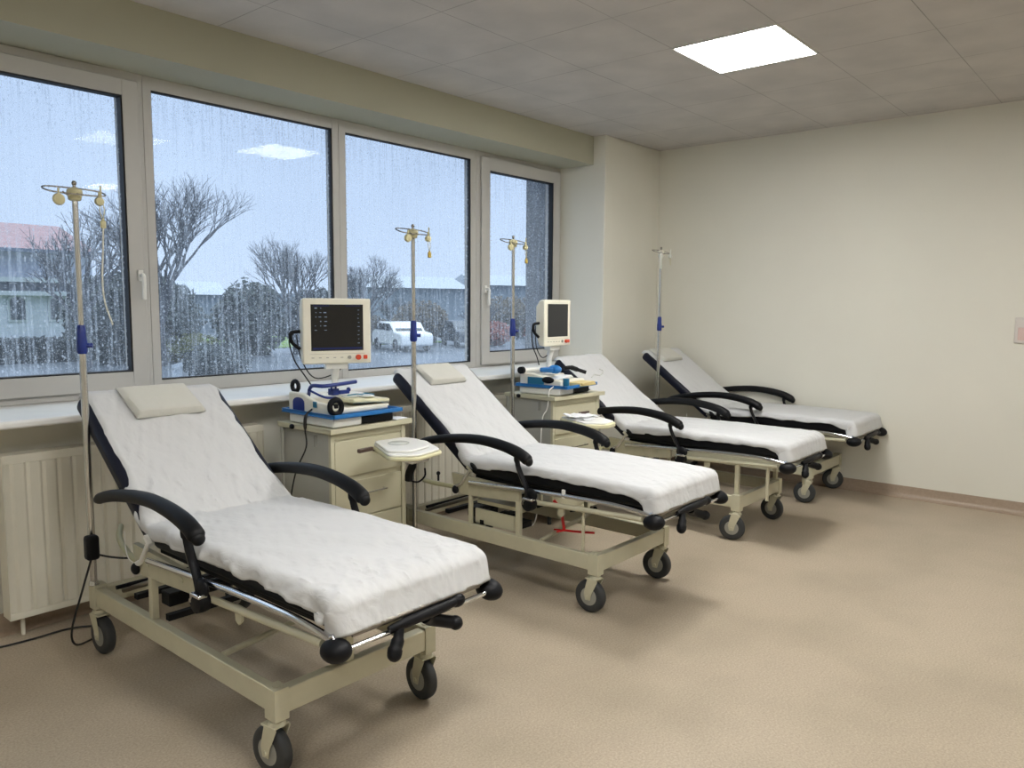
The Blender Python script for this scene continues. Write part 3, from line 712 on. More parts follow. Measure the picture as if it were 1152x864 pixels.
# ------------------------------------------------------------------ cabinets
def cabinet(cx, cy, rz, zt, label, second=False):
    e = empty('drawer_cabinet', (cx, cy, 0), rz); tag(e, label, 'cabinet', 'cream drawer cabinets between the beds')
    w, d = .51, .435; P = lambda m, n, k, **a: m.build(n, M[k], e, **a)
    x0, x1, y0, y1 = -w/2, w/2, -d/2, d/2
    m = MB(); m.span((x0, y0+.02, .08), (x0+.016, y1, zt-.03)); m.span((x1-.016, y0+.02, .08), (x1, y1, zt-.03)); m.span((x0, y1-.01, .08), (x1, y1, zt-.03)); m.span((x0, y0+.02, .08), (x1, y1, .10))
    P(m, 'carcass', 'cabside', bevel=.002)
    m = MB(); m.span((x0-.001, y0, .06), (x0+.022, y0+.022, zt-.028)); m.span((x1-.03, y0, .06), (x1+.001, y0+.022, zt-.028)); m.span((x0, y0+.004, zt-.065), (x1, y0+.022, zt-.028)); m.span((x0, y0+.004, .06), (x1, y0+.022, .09))
    m.span((x0+.022, y0+.012, .09), (x1-.03, y0+.03, zt-.06))
    P(m, 'front_frame', 'cabfront', bevel=.003)
    m = MB(); m.span((x0-.02, y0-.025, zt-.028), (x1+.03, y1, zt-.004)); m.span((x0-.02, y0-.025, zt-.004), (x1+.03, y0-.015, zt)); m.span((x0-.02, y0-.025, zt-.004), (x0-.01, y1, zt))
    P(m, 'top', 'yel' if 0 else 'cabfront', bevel=.006)
    zz = [(zt-.075, zt-.265), (zt-.295, zt-.49), (zt-.498, zt-.79)]
    for i, (a, b) in enumerate(zz):
        dr = P(MB().span((x0+.026, y0+.002, b), (x1-.034, y0+.012, a)), 'drawer', 'cabfront', bevel=.003)
        hz = (a+b)/2
        if i == 0:
            MB().box((.07, y0-.006, hz+.03), (.11, .014, .022)).build('handle', M['brown'], dr, bevel=.003)
        else:
            MB().tube([(-.05, y0+.002, hz+.03), (-.05, y0-.03, hz+.03), (.09, y0-.03, hz+.03), (.09, y0+.002, hz+.03)], .0045, 8).build('handle', M['chrome'], dr)
    m = MB(); m.box((x0-.006, y0+.12, zt-.075), (.012, .012, .06)); P(m, 'side_hook', 'hub')
    m = MB(); m.ball((x0-.022, y0+.30, zt-.016), (.012, .02, .014), 10, 6); P(m, 'side_knob', 'black')
    for sx in (x0+.03, x1-.03):
        for sy in (y0+.05, y1-.05): m = MB(); m.cyl((sx, sy, 0), (sx, sy, .08), .014); P(m, 'foot', 'rubber')
    m = MB(); m.tube([(x0-.012, y1-.03, zt-.02), (x0-.012, y1-.03, .12)], .008, 8); P(m, 'rear_rail', 'cabside')
    return e
C1 = (2.625, 3.462, math.radians(1), .872); C2 = (4.395, 3.372, math.radians(-3), .892)
cabinet(*C1, 'cream drawer cabinet with grey side, between the nearest bed and the second bed')
cabinet(*C2, 'cream drawer cabinet with grey side, between the second bed and the third bed')

# things on the cabinets: weighing mixer base, blue tray, clamp device
def blue_tray(cx, cy, rz, z, w, d, label):
    m = MB(); m.span((-w/2, -d/2, 0), (w/2, d/2, .006))
    for a, b in (((-w/2, -d/2), (-w/2+.012, d/2)), ((w/2-.012, -d/2), (w/2, d/2)), ((-w/2, -d/2), (w/2, -d/2+.012)), ((-w/2, d/2-.012), (w/2, d/2))):
        m.span((a[0], a[1], .004), (b[0], b[1], .022))
    o = m.build('tray', M['blue'], None, bevel=.004, loc=(cx, cy, z)); o.rotation_euler = (0, 0, rz); tag(o, label, 'tray', 'blue plastic trays on the cabinets'); return o
def scale_base(cx, cy, rz, z, label, w=.46, d=.34):
    e = empty('scale_base', (cx, cy, z), rz); tag(e, label, 'device base', 'devices under the blue trays')
    m = MB(); m.span((-w/2, -d/2, .004), (-.02, d/2, .052)); m.build('casing', M['white'], e, bevel=.008)
    m = MB(); m.span((-.02, -d/2+.005, .004), (w/2, d/2-.01, .050)); m.build('motor_block', M['black'], e, bevel=.01)
    m = MB()
    for a in (-w/2+.04, w/2-.04):
        for b in (-d/2+.04, d/2-.04): m.cyl((a, b, 0), (a, b, .006), .012)
    m.build('foot_pad', M['rubber'], e)
def collar(m, c, R, r, ax=(1, 0, 0), n=20, sq=(1, 1)):
    c = Vector(c); ax = Vector(ax).normalized(); a = ax.orthogonal().normalized(); b = ax.cross(a)
    m.tube([c+(a*math.cos(2*PI*i/n)+b*math.sin(2*PI*i/n))*R for i in range(n)], r, 10, closed=True, sq=sq, up=ax)

z1 = C1[3]
scale_base(2.59, 3.43, C1[2], z1-.004, 'low white and black device base under the blue tray on the first cabinet', .41, .38)
blue_tray(2.60, 3.44, 0, z1+.048, .46, .46, 'blue rimmed tray on the first cabinet, carrying the cream mixer with two black collars')
e = empty('blood_mixer', (2.60, 3.46, z1+.054), math.radians(1)); e.scale = (.85, 1.1, 1.05); tag(e, 'cream mixer device with blue arched opening and black collars, on the first blue tray', 'medical device', 'cream devices on the blue trays')
m = MB(); m.prism([(-.17, 0), (.165, 0), (.165, .055), (.05, .065), (-.02, .085), (-.06, .10), (-.17, .10)], (-.235, 0, 0), (0, -1, 0), (0, 0, 1), (.03, 0, 0))
m.span((-.205, -.13, 0), (.27, .13, .03)); m.span((-.205, .05, .03), (.27, .185, .07))
m.build('housing', M['ivory'], e, bevel=.01, seg=3)
m = MB(); m.prism([(-.045, 0)]+[(.045*-math.cos(PI*i/10), .045+.026*math.sin(PI*i/10)) for i in range(11)]+[(.045, 0)], (-.239, .085, .006), (0, -1, 0), (0, 0, 1), (.006, 0, 0)); m.build('arched_opening', M['dblue'], e)
m = MB(); m.box((-.237, -.045, .05), (.006, .03, .03)); m.build('side_button', M['teal'], e, bevel=.003)
m = MB(); collar(m, (-.20, -.165, .046), .036, .015, (.25, 1, 0)); m.box((-.20, -.165, .05), (.02, .02, .02)); m.build('collar', M['black'], e)
m = MB(); collar(m, (-.19, .16, .125), .026, .012, (1, 0, 0), 16); m.box((-.19, .16, .095), (.03, .02, .035)); m.build('collar', M['black'], e)
m = MB(); m.tube(bez([(-.13, .12, .07), (-.16, .06, .13), (-.13, -.02, .135), (.12, -.01, .142)], 6), .010, 10); m.tube(bez([(-.16, .09, .11), (-.12, .0, .075), (-.05, -.02, .07)], 6), .006, 8); m.build('tube_frame', M['dblue'], e)
m = MB(); m.box((-.02, .03, .095), (.05, .04, .035)); collar(m, (-.03, .02, .115), .018, .006, (0, 1, 0), 12); m.box((.05, .02, .09), (.08, .02, .02)); m.ball((.09, .02, .1), .013); m.build('tube_clamp', M['dblue'], e, bevel=.003)
m = MB(); m.prism([(0, 0), (.26, 0), (.29, .025), (.26, .052), (.02, .044)], (-.04, -.12, .032), (1, 0, 0), (0, .35, 1), (0, .13, 0)) if 0 else m.box((.12, -.05, .052), (.30, .17, .022), Matrix.Rotation(.05, 3, 'Y')); m.build('cradle', M['yel'], e, bevel=.008)
m = MB()
for q, (bx, by, bz) in enumerate(((.05, -.03, .071), (.15, -.06, .069), (.21, .0, .066))): m.ball((bx, by, bz), (.055, .045, .008), 14, 6)
m.build('bag', M['bag'], e)
m = MB(); m.tube(bez([(.0, -.06, .082), (.06, -.075, .086), (.12, -.06, .078), (.18, -.02, .078), (.24, -.04, .07)], 6), .003, 6); m.build('bag_tube', M['teal'], e)
o = MB().span((-.05, -.035, 0), (.05, .035, .004)).build('paper_slip', M['paper'], None, loc=(2.842, 3.27, z1+.0005)); o.rotation_euler = (0, 0, .2); tag(o, 'small white slip lying on the right end of the first cabinet top', 'paper slip')

# second cabinet
z2 = C2[3]
scale_base(4.37, 3.34, .06, z2-.004, 'low white and black device base under the blue tray on the second cabinet', .39, .34)
blue_tray(4.37, 3.325, .10, z2+.048, .42, .42, 'blue rimmed tray on the second cabinet, carrying a white device and yellow cards')
e = empty('blood_mixer', (4.365, 3.35, z2+.054), .10); e.scale = (.88, 1.12, 1.05); tag(e, 'white mixer device with teal side opening on the second blue tray', 'medical device', 'cream devices on the blue trays')
m = MB(); m.prism([(-.15, 0), (.15, 0), (.15, .045), (.02, .06), (-.05, .085), (-.15, .085)], (-.20, 0, 0), (0, -1, 0), (0, 0, 1), (.03, 0, 0)); m.span((-.17, -.12, 0), (.24, .13, .034)); m.span((-.17, .03, .034), (.24, .14, .062))
m.build('housing', M['ivory'], e, bevel=.01, seg=3)
m = MB(); m.box((-.203, .03, .034), (.006, .12, .05)); m.build('side_opening', M['teal'], e, bevel=.002)
m = MB(); m.ball((-.205, -.06, .045), (.012, .045, .022), 12, 8); m.cyl((-.20, .13, .10), (-.23, .13, .10), .024); m.build('collar', M['black'], e)
m = MB(); m.tube([(-.22, .13, .10), (.0, .10, .10)], .014, 10); m.build('roller', M['white'], e)
m = MB(); m.box((.02, .04, .095), (.10, .10, .03)); m.ball((.02, .0, .1), (.03, .05, .03), 12, 8); m.build('blue_holder', M['blue'], e, bevel=.006)
m = MB(); m.tube(bez([(.16, .0, .10), (.20, -.03, .105), (.26, -.05, .09), (.30, -.10, .07)], 6), [.014]*7+[.017]*6+[.013]*6, 10); m.build('cuff_strap', M['black'], e)
m = MB(); m.lathe([(.018, 0), (.022, .055), (.020, .055)], (-.12, -.15, 0), 'z', 16); m.build('cup', M['teal'], e)
m = MB(); m.prism([(0, 0), (.1, .015), (.2, .02), (.24, .0), (.2, .004), (.1, 0)], (-.02, -.05, .036), (1, 0, 0), (0, 0, 1), (0, .12, 0)); m.build('white_cover', M['paper'], e, bevel=.003)
for i, (a, rz) in enumerate(((0, .05), (.012, .16))):
    o = MB().span((-.10, -.055, 0), (.10, .055, .012)).build('card_pack', M['card'], None, bevel=.002, loc=(4.45, 3.165, z2+.056+a)); o.rotation_euler = (0, 0, rz)
    tag(o, ['lower yellow card pack lying on the second blue tray', 'upper yellow card pack, lying on the other one on the second blue tray'][i], 'card pack', 'yellow card packs on the second blue tray')

# ------------------------------------------------------------------ monitors
def monitor(x, y, zc, rz, w, h, foot, label, lit):
    e = empty('patient_monitor', (x, y, foot), rz); tag(e, label, 'monitor', 'ivory patient monitors')
    c = zc-foot; t = .055
    m = MB(); m.prism([(-t*.5, -h/2), (-t*.5, h/2), (t*.35, h/2-.006), (t*.9, h/2-.05), (t*.9, -h/2+.08), (t*.35, -h/2+.006)], (-w/2, 0, c), (0, 1, 0), (0, 0, 1), (w, 0, 0))
    m.build('casing', M['ivory'], e, bevel=.010, seg=3)
    sw, sh = w*.76, h*.70; sz = c+h*.055
    s = MB().span((-sw/2, -t*.5-.0015, sz-sh/2), (sw/2, -t*.5+.004, sz+sh/2)).build('screen', M['screen'] if lit else M['screen2'], e, smooth=False)
    yb = -t*.5-.001
    m = MB()
    for i in range(5): m.box((-w*.36+i*w*.105, yb, c-h*.40), (.014, .004, .004))
    m.span((-w*.40, yb-.0005, c-h*.345), (w*.40, yb+.002, c-h*.342))
    m.build('buttons', M['hub'], e)
    m = MB(); m.cyl((w*.30, yb+.004, c-h*.40), (w*.30, yb-.016, c-h*.40), .015 if lit else .012); m.box((w*.41, yb, c-h*.40), (.022, .012, .022)); m.build('knob', M['orange'], e, bevel=.003)
    m = MB(); m.cyl((w*.17, yb+.004, c-h*.40), (w*.17, yb-.006, c-h*.40), .010); m.build('dial', M['hub'], e)
    if lit:
        tx = emit('screen_text', (.55,.7,.9,1), .35); tb = emit('screen_strip', (.10,.12,.35,1), .22)
        rr = random.Random(5); m = MB(); yy = -t*.5-.0022
        for r in range(6):
            for k in range(3):
                if rr.random() < .8: m.box((-sw*.42+k*sw*.09+rr.random()*.006, yy, sz+sh*.42-r*sh*.095), (.004+rr.random()*.012, .0006, .003+rr.random()*.003))
        for r in range(9):
            m.box((sw*.40+rr.random()*.004, yy, sz+sh*.38-r*sh*.09), (.006+rr.random()*.008, .0006, .003))
        m.build('readouts', tx, s)
        m = MB()
        m.box((0, yy, sz-sh*.45), (sw*.94, .0004, sh*.04))
        m.box((-sw*.30, yy, sz+sh*.47), (sw*.3, .0004, sh*.02)); m.box((sw*.3, yy, sz+sh*.47), (sw*.3, .0004, sh*.015))
        m.build('status_bar', tb, s)
    # arm and neck
    m = MB(); m.box((0, .02, c-h/2-.014), (.12, .05, .03)); m.tube([(0, .03, c-h/2-.02), (.0, .045, c-h/2-.09), (0, .05, .015)], [.026, .019, .019], 14); m.lathe([(.045, 0), (.043, .010), (.03, .018), (.02, .03)], (0, .05, 0), 'z', 24)
    m.build('stand', M['white'], e)
    m = MB(); m.tube(bez([(-w/2-.001, .02, c+.0), (-w/2-.05, .03, c-.01), (-w/2-.045, .03, c-.06), (-w/2-.004, .02, c-.10)], 6), .010, 10); m.build('side_grip', M['black'], e)
    m = MB(); m.tube(bez([(-w/2-.03, .03, c-.005), (-w/2-.058, .04, c-.05), (-w/2-.03, .05, c-.16), (-w/2+.02, .05, c-.24), (-w/2+.06, .06, c-.30)], 6), .004, 8); m.tube(bez([(-w/2-.02, .035, c-.02), (-w/2+.01, .05, c-.16), (-w/2+.08, .05, c-h/2-.08), (0, .05, c-h/2-.06), (.05, .03, c-h/2-.01)], 6), .0035, 8)
    m.build('cable', M['cord'], e)
    return e
monitor(2.675, 3.585, 1.352, math.radians(-22), .385, .365, z1+.0535+.0735, 'ivory patient monitor with dark lit screen, above the first cabinet left of the second bed', True)
monitor(4.47, 3.425, 1.377, math.radians(3), .332, .332, z2+.054+.064, 'ivory patient monitor with blank grey screen, at the back of the second cabinet', False)
o = MB().tube(bez([(4.17, 3.20, .955), (4.125, 3.20, .93), (4.115, 3.20, .86), (4.11, 3.21, .80), (4.09, 3.23, .74), (4.085, 3.24, .55), (4.085, 3.25, .2), (4.06, 3.28, .006), (4.0, 3.38, .006)], 6), .004, 8).build('device_cable', M['white']); tag(o, 'pale cable hanging down the grey side of the second cabinet', 'cable')
o = MB().tube(bez([(2.39, 3.42, .955), (2.352, 3.42, .925), (2.345, 3.42, .85), (2.342, 3.41, .76), (2.30, 3.45, .62), (2.28, 3.48, .4), (2.28, 3.50, .006), (2.3, 3.6, .006)], 6), [.005]*6+[.009]*6+[.004]*31, 8).build('device_cable', M['cord']); tag(o, 'black cable hanging down the grey side of the first cabinet', 'cable')

# ------------------------------------------------------------------ small trays beside beds 2 and 3
def slab(m, out, z0, z1_):
    m.prism(out, (0, 0, z0), (1, 0, 0), (0, 1, 0), (0, 0, z1_-z0))
def round_poly(pts, r=.03, n=4):
    out = []; k = len(pts)
    for i in range(k):
        a, b, c = Vector(pts[i-1]), Vector(pts[i]), Vector(pts[(i+1) % k])
        p = b+(a-b).normalized()*r; q = b+(c-b).normalized()*r
        for j in range(n+1):
            t = j/n; v = p*(1-t)**2+b*2*t*(1-t)+q*t*t; out.append((v.x, v.y))
    return out
e = empty('arm_tray', (2.65, 2.965, .708)); tag(e, 'cream tray with raised white lid on chrome bracket, by the first cabinet and second bed', 'tray stand', 'small cream trays on brackets beside the beds')
F = lambda pts: [(x-2.74, y-2.99) for x, y in pts]
outp = [(2.665, 3.19), (2.50, 2.86), (2.60, 2.76), (2.80, 2.80), (2.925, 3.04), (2.90, 3.17)]
m = MB(); slab(m, round_poly(F(outp)), .044, .062); m.build('tray_base', M['yel'], e, bevel=.006)
sc = lambda f: [((x-2.74)*f, (y-2.985)*f) for x, y in outp]
m = MB(); slab(m, round_poly(sc(.95)), .062, .074); slab(m, round_poly([(x-.01, y+.025) for x, y in sc(.80)]), .074, .086); ld = m.build('lid', M['white'], e, bevel=.006)
m = MB(); m.lathe([(.002, .086), (.052, .0865), (.055, .089), (.05, .091), (.002, .0905)], (-.03, .04, 0), 'z', 28); m.build('lid_dial', M['bag'], ld)
m = MB(); m.box((-.12, .125, .055), (.10, .018, .020), Matrix.Rotation(2.4, 3, 'Z')) if 0 else m.box((-.165, .14, .058), (.10, .022, .020), Matrix.Rotation(.15, 3, 'Z')); m.build('grip', M['brown'], e, bevel=.004)
m = MB(); m.prism([(-.11, .044), (.10, .044), (.07, .0), (-.03, -.005), (-.10, .02)], (-.02, -.09, 0), (1, -.1, 0), (0, 0, 1), (.02, .10, 0)); m.build('bracket', M['chrome'], e, bevel=.004)
m = MB(); m.tube([(.05, .02, .02), (.24, .25, .0), (.385, .378, 0)], .011, 10); collar(m, (.40, .395, 0), .018, .006, (0, 0, 1), 12); m.build('support_arm', M['steel'], e)
m = MB(); m.tube(bez([(.17, .02, .03), (.12, .05, .0), (.10, .10, -.09), (.10, .11, -.14)], 5), [.012]*8+[.022]*8, 12); m.tube(bez([(.10, .11, -.14), (.14, .08, -.15), (.17, .06, -.12), (.18, .07, -.08)], 5), .005, 8); m.build('hanging_grip', M['black'], e)

e = empty('arm_tray', (4.06, 2.90, .70)); tag(e, 'cream tray piled with white papers, in front of the second cabinet beside the third bed', 'tray stand', 'small cream trays on brackets beside the beds')
outp = [(4.04, 3.05), (3.90, 2.74), (3.99, 2.64), (4.12, 2.66), (4.27, 2.93), (4.25, 3.06)]
Fq = lambda f: [((x-4.08)*f+.02, (y-2.88)*f-.02) for x, y in outp]
m = MB(); slab(m, round_poly(Fq(1), .025), .046, .072); m.build('tray_base', M['yel'], e, bevel=.006)
m = MB(); slab(m, round_poly(Fq(.93), .02), .072, .080); m.build('lid', M['white'], e, bevel=.003)
m = MB(); m.tube([(.10, .03, .045), (.17, .0, -.06), (.20, .0, -.205)], .010, 10); m.build('support_strut', M['cream'], e)
m = MB(); m.tube([(.20, .0, -.212), (.30, .05, -.214)], .012, 10); m.box((.06, .0, .035), (.16, .10, .022)); m.build('bracket', M['creamd'], e, bevel=.004)
for i, (dx, dy, rz, q) in enumerate(((0, .0, .3, 0), (.05, .04, -.2, 1), (-.02, .06, .9, 2))):
    m = MB(); n = 8
    vs = [((a/n-.5)*.17, (b/n-.5)*.12, .004+.010*noise.noise(Vector((a*.5+i*9, b*.5, i)))+(.003 if i else 0)) for a in range(n+1) for b in range(n+1)]
    m.add(vs, [(a*(n+1)+b, a*(n+1)+b+1, (a+1)*(n+1)+b+1, (a+1)*(n+1)+b) for a in range(n) for b in range(n)])
    o = m.build('paper_sheet', M['paper'], None, loc=(4.06+dx, 2.86+dy, .7815+.006*q)); o.rotation_euler = (0, 0, rz)
    s = o.modifiers.new('s', 'SOLIDIFY'); s.thickness = .002
    tag(o, 'crumpled white paper in the loose pile on the tray beside the third bed', 'paper', 'white papers on the tray by the third bed')

# thin tubing left lying on the third bed's backrest
o = MB().tube([Vector((XB[2]+p[0], *back(0, p[1], .090)[1:])) for p in ((-.16, .60), (-.10, .625), (-.04, .61), (.02, .63), (.06, .66), (.03, .68))], .003, 6).build('loose_tube', M['bag']); tag(o, 'thin clear tube lying across the backrest of the third bed', 'tube')

# wall switch cut by the right edge of the picture
e = empty('wall_switch', (XE, .868, 1.342)); tag(e, 'pale pinkish plastic switch plate on the end wall at the right edge', 'switch')
M['swp'] = mat('switch_plate', srgb(204,198,192), .4); M['swr'] = mat('switch_rocker', srgb(206,180,174), .4)
MB().span((-.014, -.045, -.092), (0, .045, .092)).build('plate', M['swp'], e, bevel=.004)
MB().span((-.018, -.036, -.07), (-.013, .024, .02)).build('rocker', M['swr'], e, bevel=.003)

# ------------------------------------------------------------------ outside
ZG = -.8
M['asph'] = mat('wet_asphalt', srgb(104,112,124), .35, var=.3, vscale=.8)
M['grass'] = mat('lawn', srgb(112,140,66), .9, var=.4, vscale=2)
M['hedge'] = mat('dark_hedge', srgb(62,70,74), .9, var=.35, vscale=3)
M['ever'] = mat('evergreen', srgb(84,92,92), .9, var=.3, vscale=2)  # lighter blue-grey: outdoor haze put into the leaf colour
M['olivef'] = mat('olive_leaves', srgb(104,108,66), .9, var=.3, vscale=2)
M['rust'] = mat('rust_leaves', srgb(150,96,88), .9, var=.3, vscale=2)
M['brush'] = mat('brown_brush', srgb(104,96,84), .9, var=.3, vscale=2)
M['bark'] = mat('bark', srgb(92,94,100), .9, var=.3, vscale=6)  # bark lightened to carry the wet haze
M['bwall'] = mat('pale_render', srgb(176,184,198), .85, var=.08, vscale=1)
M['broof'] = mat('red_roof_tiles', srgb(158,128,132), .8, var=.2, vscale=3)  # red greyed down, haze painted into the tiles
M['bled'] = mat('ledge_white', srgb(168,176,186), .7)
M['bwin'] = mat('dark_window', srgb(58,66,76), .2)
M['gutter'] = mat('grey_gutter', srgb(96,106,128), .5)
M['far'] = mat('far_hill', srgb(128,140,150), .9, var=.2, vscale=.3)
M['carw'] = mat('car_paint_white', srgb(226,230,234), .25)
M['carg'] = mat('car_paint_grey', srgb(70,76,84), .25)
M['carb'] = mat('car_glass', srgb(40,46,52), .1)
struct(MB().span((-60, 4.8, ZG-.3), (160, 140, ZG)), 'ground', M['asph'], smooth=False)
tag(MB().prism([(8, 38), (34, 34.4), (40, 49), (-10, 49), (-10, 40)], (0, 0, ZG), (1, 0, 0), (0, 1, 0), (0, 0, .04)).build('lawn', M['grass'], smooth=False), 'green lawn in front of the pale building across the street', 'lawn', kind='stuff')

# building with red roof
e = empty('building', (8.6, 56, ZG)); tag(e, 'pale two-storey building with red tiled roof seen through the left window', 'building')
xr = 11.3   # right end, local
m = MB(); m.span((-14, -5, 0), (xr, 6, 5.4)); m.build('wall', M['bwall'], e)
m = MB(); m.prism([(-6, 5.35), (0, 7.25), (.2, 7.25), (6.6, 5.35)], (-14.3, 0, 0), (0, 1, 0), (0, 0, 1), (25.6, 0, 0)); m.build('roof', M['broof'], e)
m = MB(); m.span((-14.4, -6.15, 5.15), (xr+.3, -5.95, 5.35)); m.build('gutter', M['gutter'], e)
m = MB(); m.span((-14.4, -6.9, 2.7), (xr+.8, -5, 2.95)); m.span((-14.4, -6.95, 3.45), (xr+.7, -5, 3.7)); m.build('ledge', M['bled'], e)
m = MB(); m.span((-14.4, -6.4, 0), (xr+.4, -5, 2.7)); m.build('annex_wall', M['bwall'], e)
for i, xx in enumerate((-1.5, 1.3, 4.0, 6.7, 8.75, 10.6)):
    if i < 1: continue
    wd = .75; pts = [(-wd/2, 1.35), (wd/2, 1.35), (wd/2, 2.35)]+[(wd/2*math.cos(PI*k/8), 2.35+.25*math.sin(PI*k/8)) for k in range(1, 8)]+[(-wd/2, 2.35)]
    f = MB().prism([(p[0]*1.35, (p[1]-1.95)*1.2+1.95) for p in pts], (xx, -6.46, 0), (1, 0, 0), (0, 0, 1), (0, .10, 0)).build('window', M['bled'], e)
    MB().prism(pts, (xx, -6.5, 0), (1, 0, 0), (0, 0, 1), (0, .06, 0)).build('pane', M['bwin'], f)

def bare_tree(x, y, h, spread, seed, label, z=ZG, trunk=.22, lev=6, group='leafless trees outside'):
    rnd = random.Random(seed); e = empty('bare_tree', (x, y, z)); tag(e, label, 'tree', group)
    tr = MB(); br = MB(); tw = MB()
    def grow(p, d, ln, r, l):
        q = p+d*ln; mid = p+d*ln*.5+Vector((rnd.uniform(-1,1), rnd.uniform(-1,1), 0))*ln*.06
        (tr if l == 0 else (br if l < 4 else tw)).tube([p, mid, q], [r, r*.85, r*.68], 6 if l < 2 else 3)
        if l >= lev: return
        k = 4 if l == 0 else (3 if rnd.random() < .75 else 2)
        for i in range(k):
            a = rnd.uniform(0, 2*PI) if l else 2*PI*i/k+rnd.uniform(-.4, .4)
            s = Vector((math.cos(a), math.sin(a), rnd.uniform(-.35, .35)))*rnd.uniform(.3, .95)*spread
            nd = (d+s+Vector((0, 0, .10))).normalized()
            grow(p+d*ln*rnd.uniform(.7, 1.0), nd, ln*rnd.uniform(.70, .90), r*.60, l+1)
    grow(Vector((0, 0, 0)), Vector((0, 0, 1)), h*.20, trunk, 0)
    tr.build('trunk', M['bark'], e, smooth=False); br.build('branches', M['bark'], e, smooth=False); tw.build('twigs', M['bark'], e, smooth=False)
def bush(name, x, y, z, r, mt, label, cat, n=1500, seed=0, group=None, leaf=.12, kind=None):
    rnd = random.Random(seed+11); m = MB(); c = Vector((0, 0, r[2]*.9))
    for i in range(n):
        d = Vector((rnd.gauss(0, 1), rnd.gauss(0, 1), rnd.gauss(0, 1))).normalized()
        rad = rnd.uniform(.55, 1)**.5*(1+.18*noise.noise(d*2.3+Vector((seed, 0, 0))))
        p = c+Vector((d.x*r[0], d.y*r[1], d.z*r[2]))*rad
        if p.z < 0.02: p.z = rnd.uniform(.02, .3)
        a = Vector((rnd.uniform(-1,1), rnd.uniform(-1,1), rnd.uniform(-1,1))).normalized(); b = a.orthogonal().normalized()
        s = leaf*rnd.uniform(.6, 1.5)
        m.add([p-a*s, p+b*s*.6, p+a*s, p-b*s*.6], [(0, 1, 2, 3)])
    core = MB(); core.ball(c, (r[0]*.7, r[1]*.7, r[2]*.72), 14, 8)
    e = empty(name, (x, y, z)); tag(e, label, cat, group, kind)
    m.build('foliage', mt, e, smooth=False); st = MB(); st.cyl((0, 0, 0), (0, 0, r[2]*.8), max(.05, r[0]*.06), n=6); st.build('stem', M['bark'], e); core.build('inner_foliage', mt, e)
bare_tree(13.4, 28.5, 8.4, .8, 4, 'large bare tree with a wide crown, seen at the left of the broad second window', trunk=.24, lev=7)
bare_tree(10.6, 28.0, 6.9, .8, 9, 'bare tree beside the pale building, behind the first infusion pole', trunk=.2)
bare_tree(20.9, 31, 6.4, .62, 12, 'small bare tree at the right of the broad second window', trunk=.2, lev=7)
bare_tree(26.4, 33, 6.2, .8, 21, 'low spreading bare tree at the left of the third window', trunk=.2, lev=7)
bare_tree(31.2, 36, 4.2, .8, 28, 'low bare tree in the middle of the third window', trunk=.16)
bare_tree(33.5, 31, 3.6, .8, 33, 'low bare tree behind the middle infusion pole', trunk=.14)
bare_tree(39.0, 31, 4.0, .8, 35, 'low bare tree in the narrow right-hand window', trunk=.14)
EV = 'dark evergreens outside'
bush('evergreen_tree', 13.6, 31, ZG, (2.6, 1.6, 1.9), M['ever'], 'broad dark evergreen behind the large bare tree', 'tree', 3500, 1, EV, .14)
bush('evergreen_tree', 19.2, 32, ZG, (1.7, 1.4, 1.75), M['ever'], 'rounded dark evergreen left of the first monitor', 'tree', 2600, 2, EV, .13)
bush('evergreen_tree', 22.4, 31.5, ZG, (1.6, 1.3, 1.6), M['hedge'], 'dark evergreen right behind the first monitor', 'tree', 2400, 3, EV, .13)
bush('evergreen_tree', 13.1, 34.5, ZG, (.8, .8, 1.7), M['ever'], 'narrow dark evergreen at the corner of the pale building', 'tree', 1600, 4, EV, .13)
SH = 'shrubs across the street'
bush('shrub', 17.6, 45, ZG, (1.5, 1.0, 1.0), M['olivef'], 'low olive shrub under the arched windows of the pale building', 'shrub', 900, 5, SH, .12)
bush('shrub', 15.2, 30, ZG, (1.4, .8, .62), M['olivef'], 'olive green shrub low in the broad second window', 'shrub', 900, 6, SH, .09)
bush('shrub', 12.0, 22, ZG, (1.05, .8, .62), M['hedge'], 'dark rounded shrub near the glass, low in the broad second window', 'shrub', 1600, 7, SH, .06)
bush('shrub', 27.0, 34.0, ZG, (2.0, 1.0, 1.0), M['brush'], 'brown leafless thicket in the third window', 'shrub', 1500, 8, SH, .12)
bush('shrub', 32.0, 34.6, ZG, (2.2, 1.0, 1.35), M['brush'], 'taller brown thicket right of the white car', 'shrub', 1800, 9, SH, .12)
bush('shrub', 33.6, 30, ZG, (1.0, .8, .75), M['rust'], 'rust-red shrub beside the middle infusion pole', 'shrub', 900, 10, SH, .09)
bush('shrub', 37.5, 29, ZG, (2.4, .9, .85), M['rust'], 'rust-pink shrub low in the narrow right-hand window', 'shrub', 1400, 12, SH, .09)
bush('shrub', 42, 36, ZG, (3.4, 1.4, 1.6), M['brush'], 'brown thicket in the narrow right-hand window', 'shrub', 1600, 13, SH, .14)
# clipped hedge along the street
m = MB(); rnd = random.Random(3)
nx = 90
m.span((6, 33.2, 0), (15.5, 34, .95)); 
for i in range(2600):
    p = Vector((rnd.uniform(5.9, 15.6), rnd.choice((33.1, rnd.uniform(33.1, 34.1))), rnd.uniform(.02, 1.0))); a = Vector((rnd.uniform(-1,1), rnd.uniform(-1,1), rnd.uniform(-1,1))).normalized(); b = a.orthogonal().normalized()
    m.add([p-a*.1, p+b*.06, p+a*.1, p-b*.06], [(0, 1, 2, 3)])
tag(m.build('clipped_hedge', M['hedge'], smooth=False, loc=(0, 0, ZG)), 'dark clipped hedge along the street below the lawn', 'hedge')
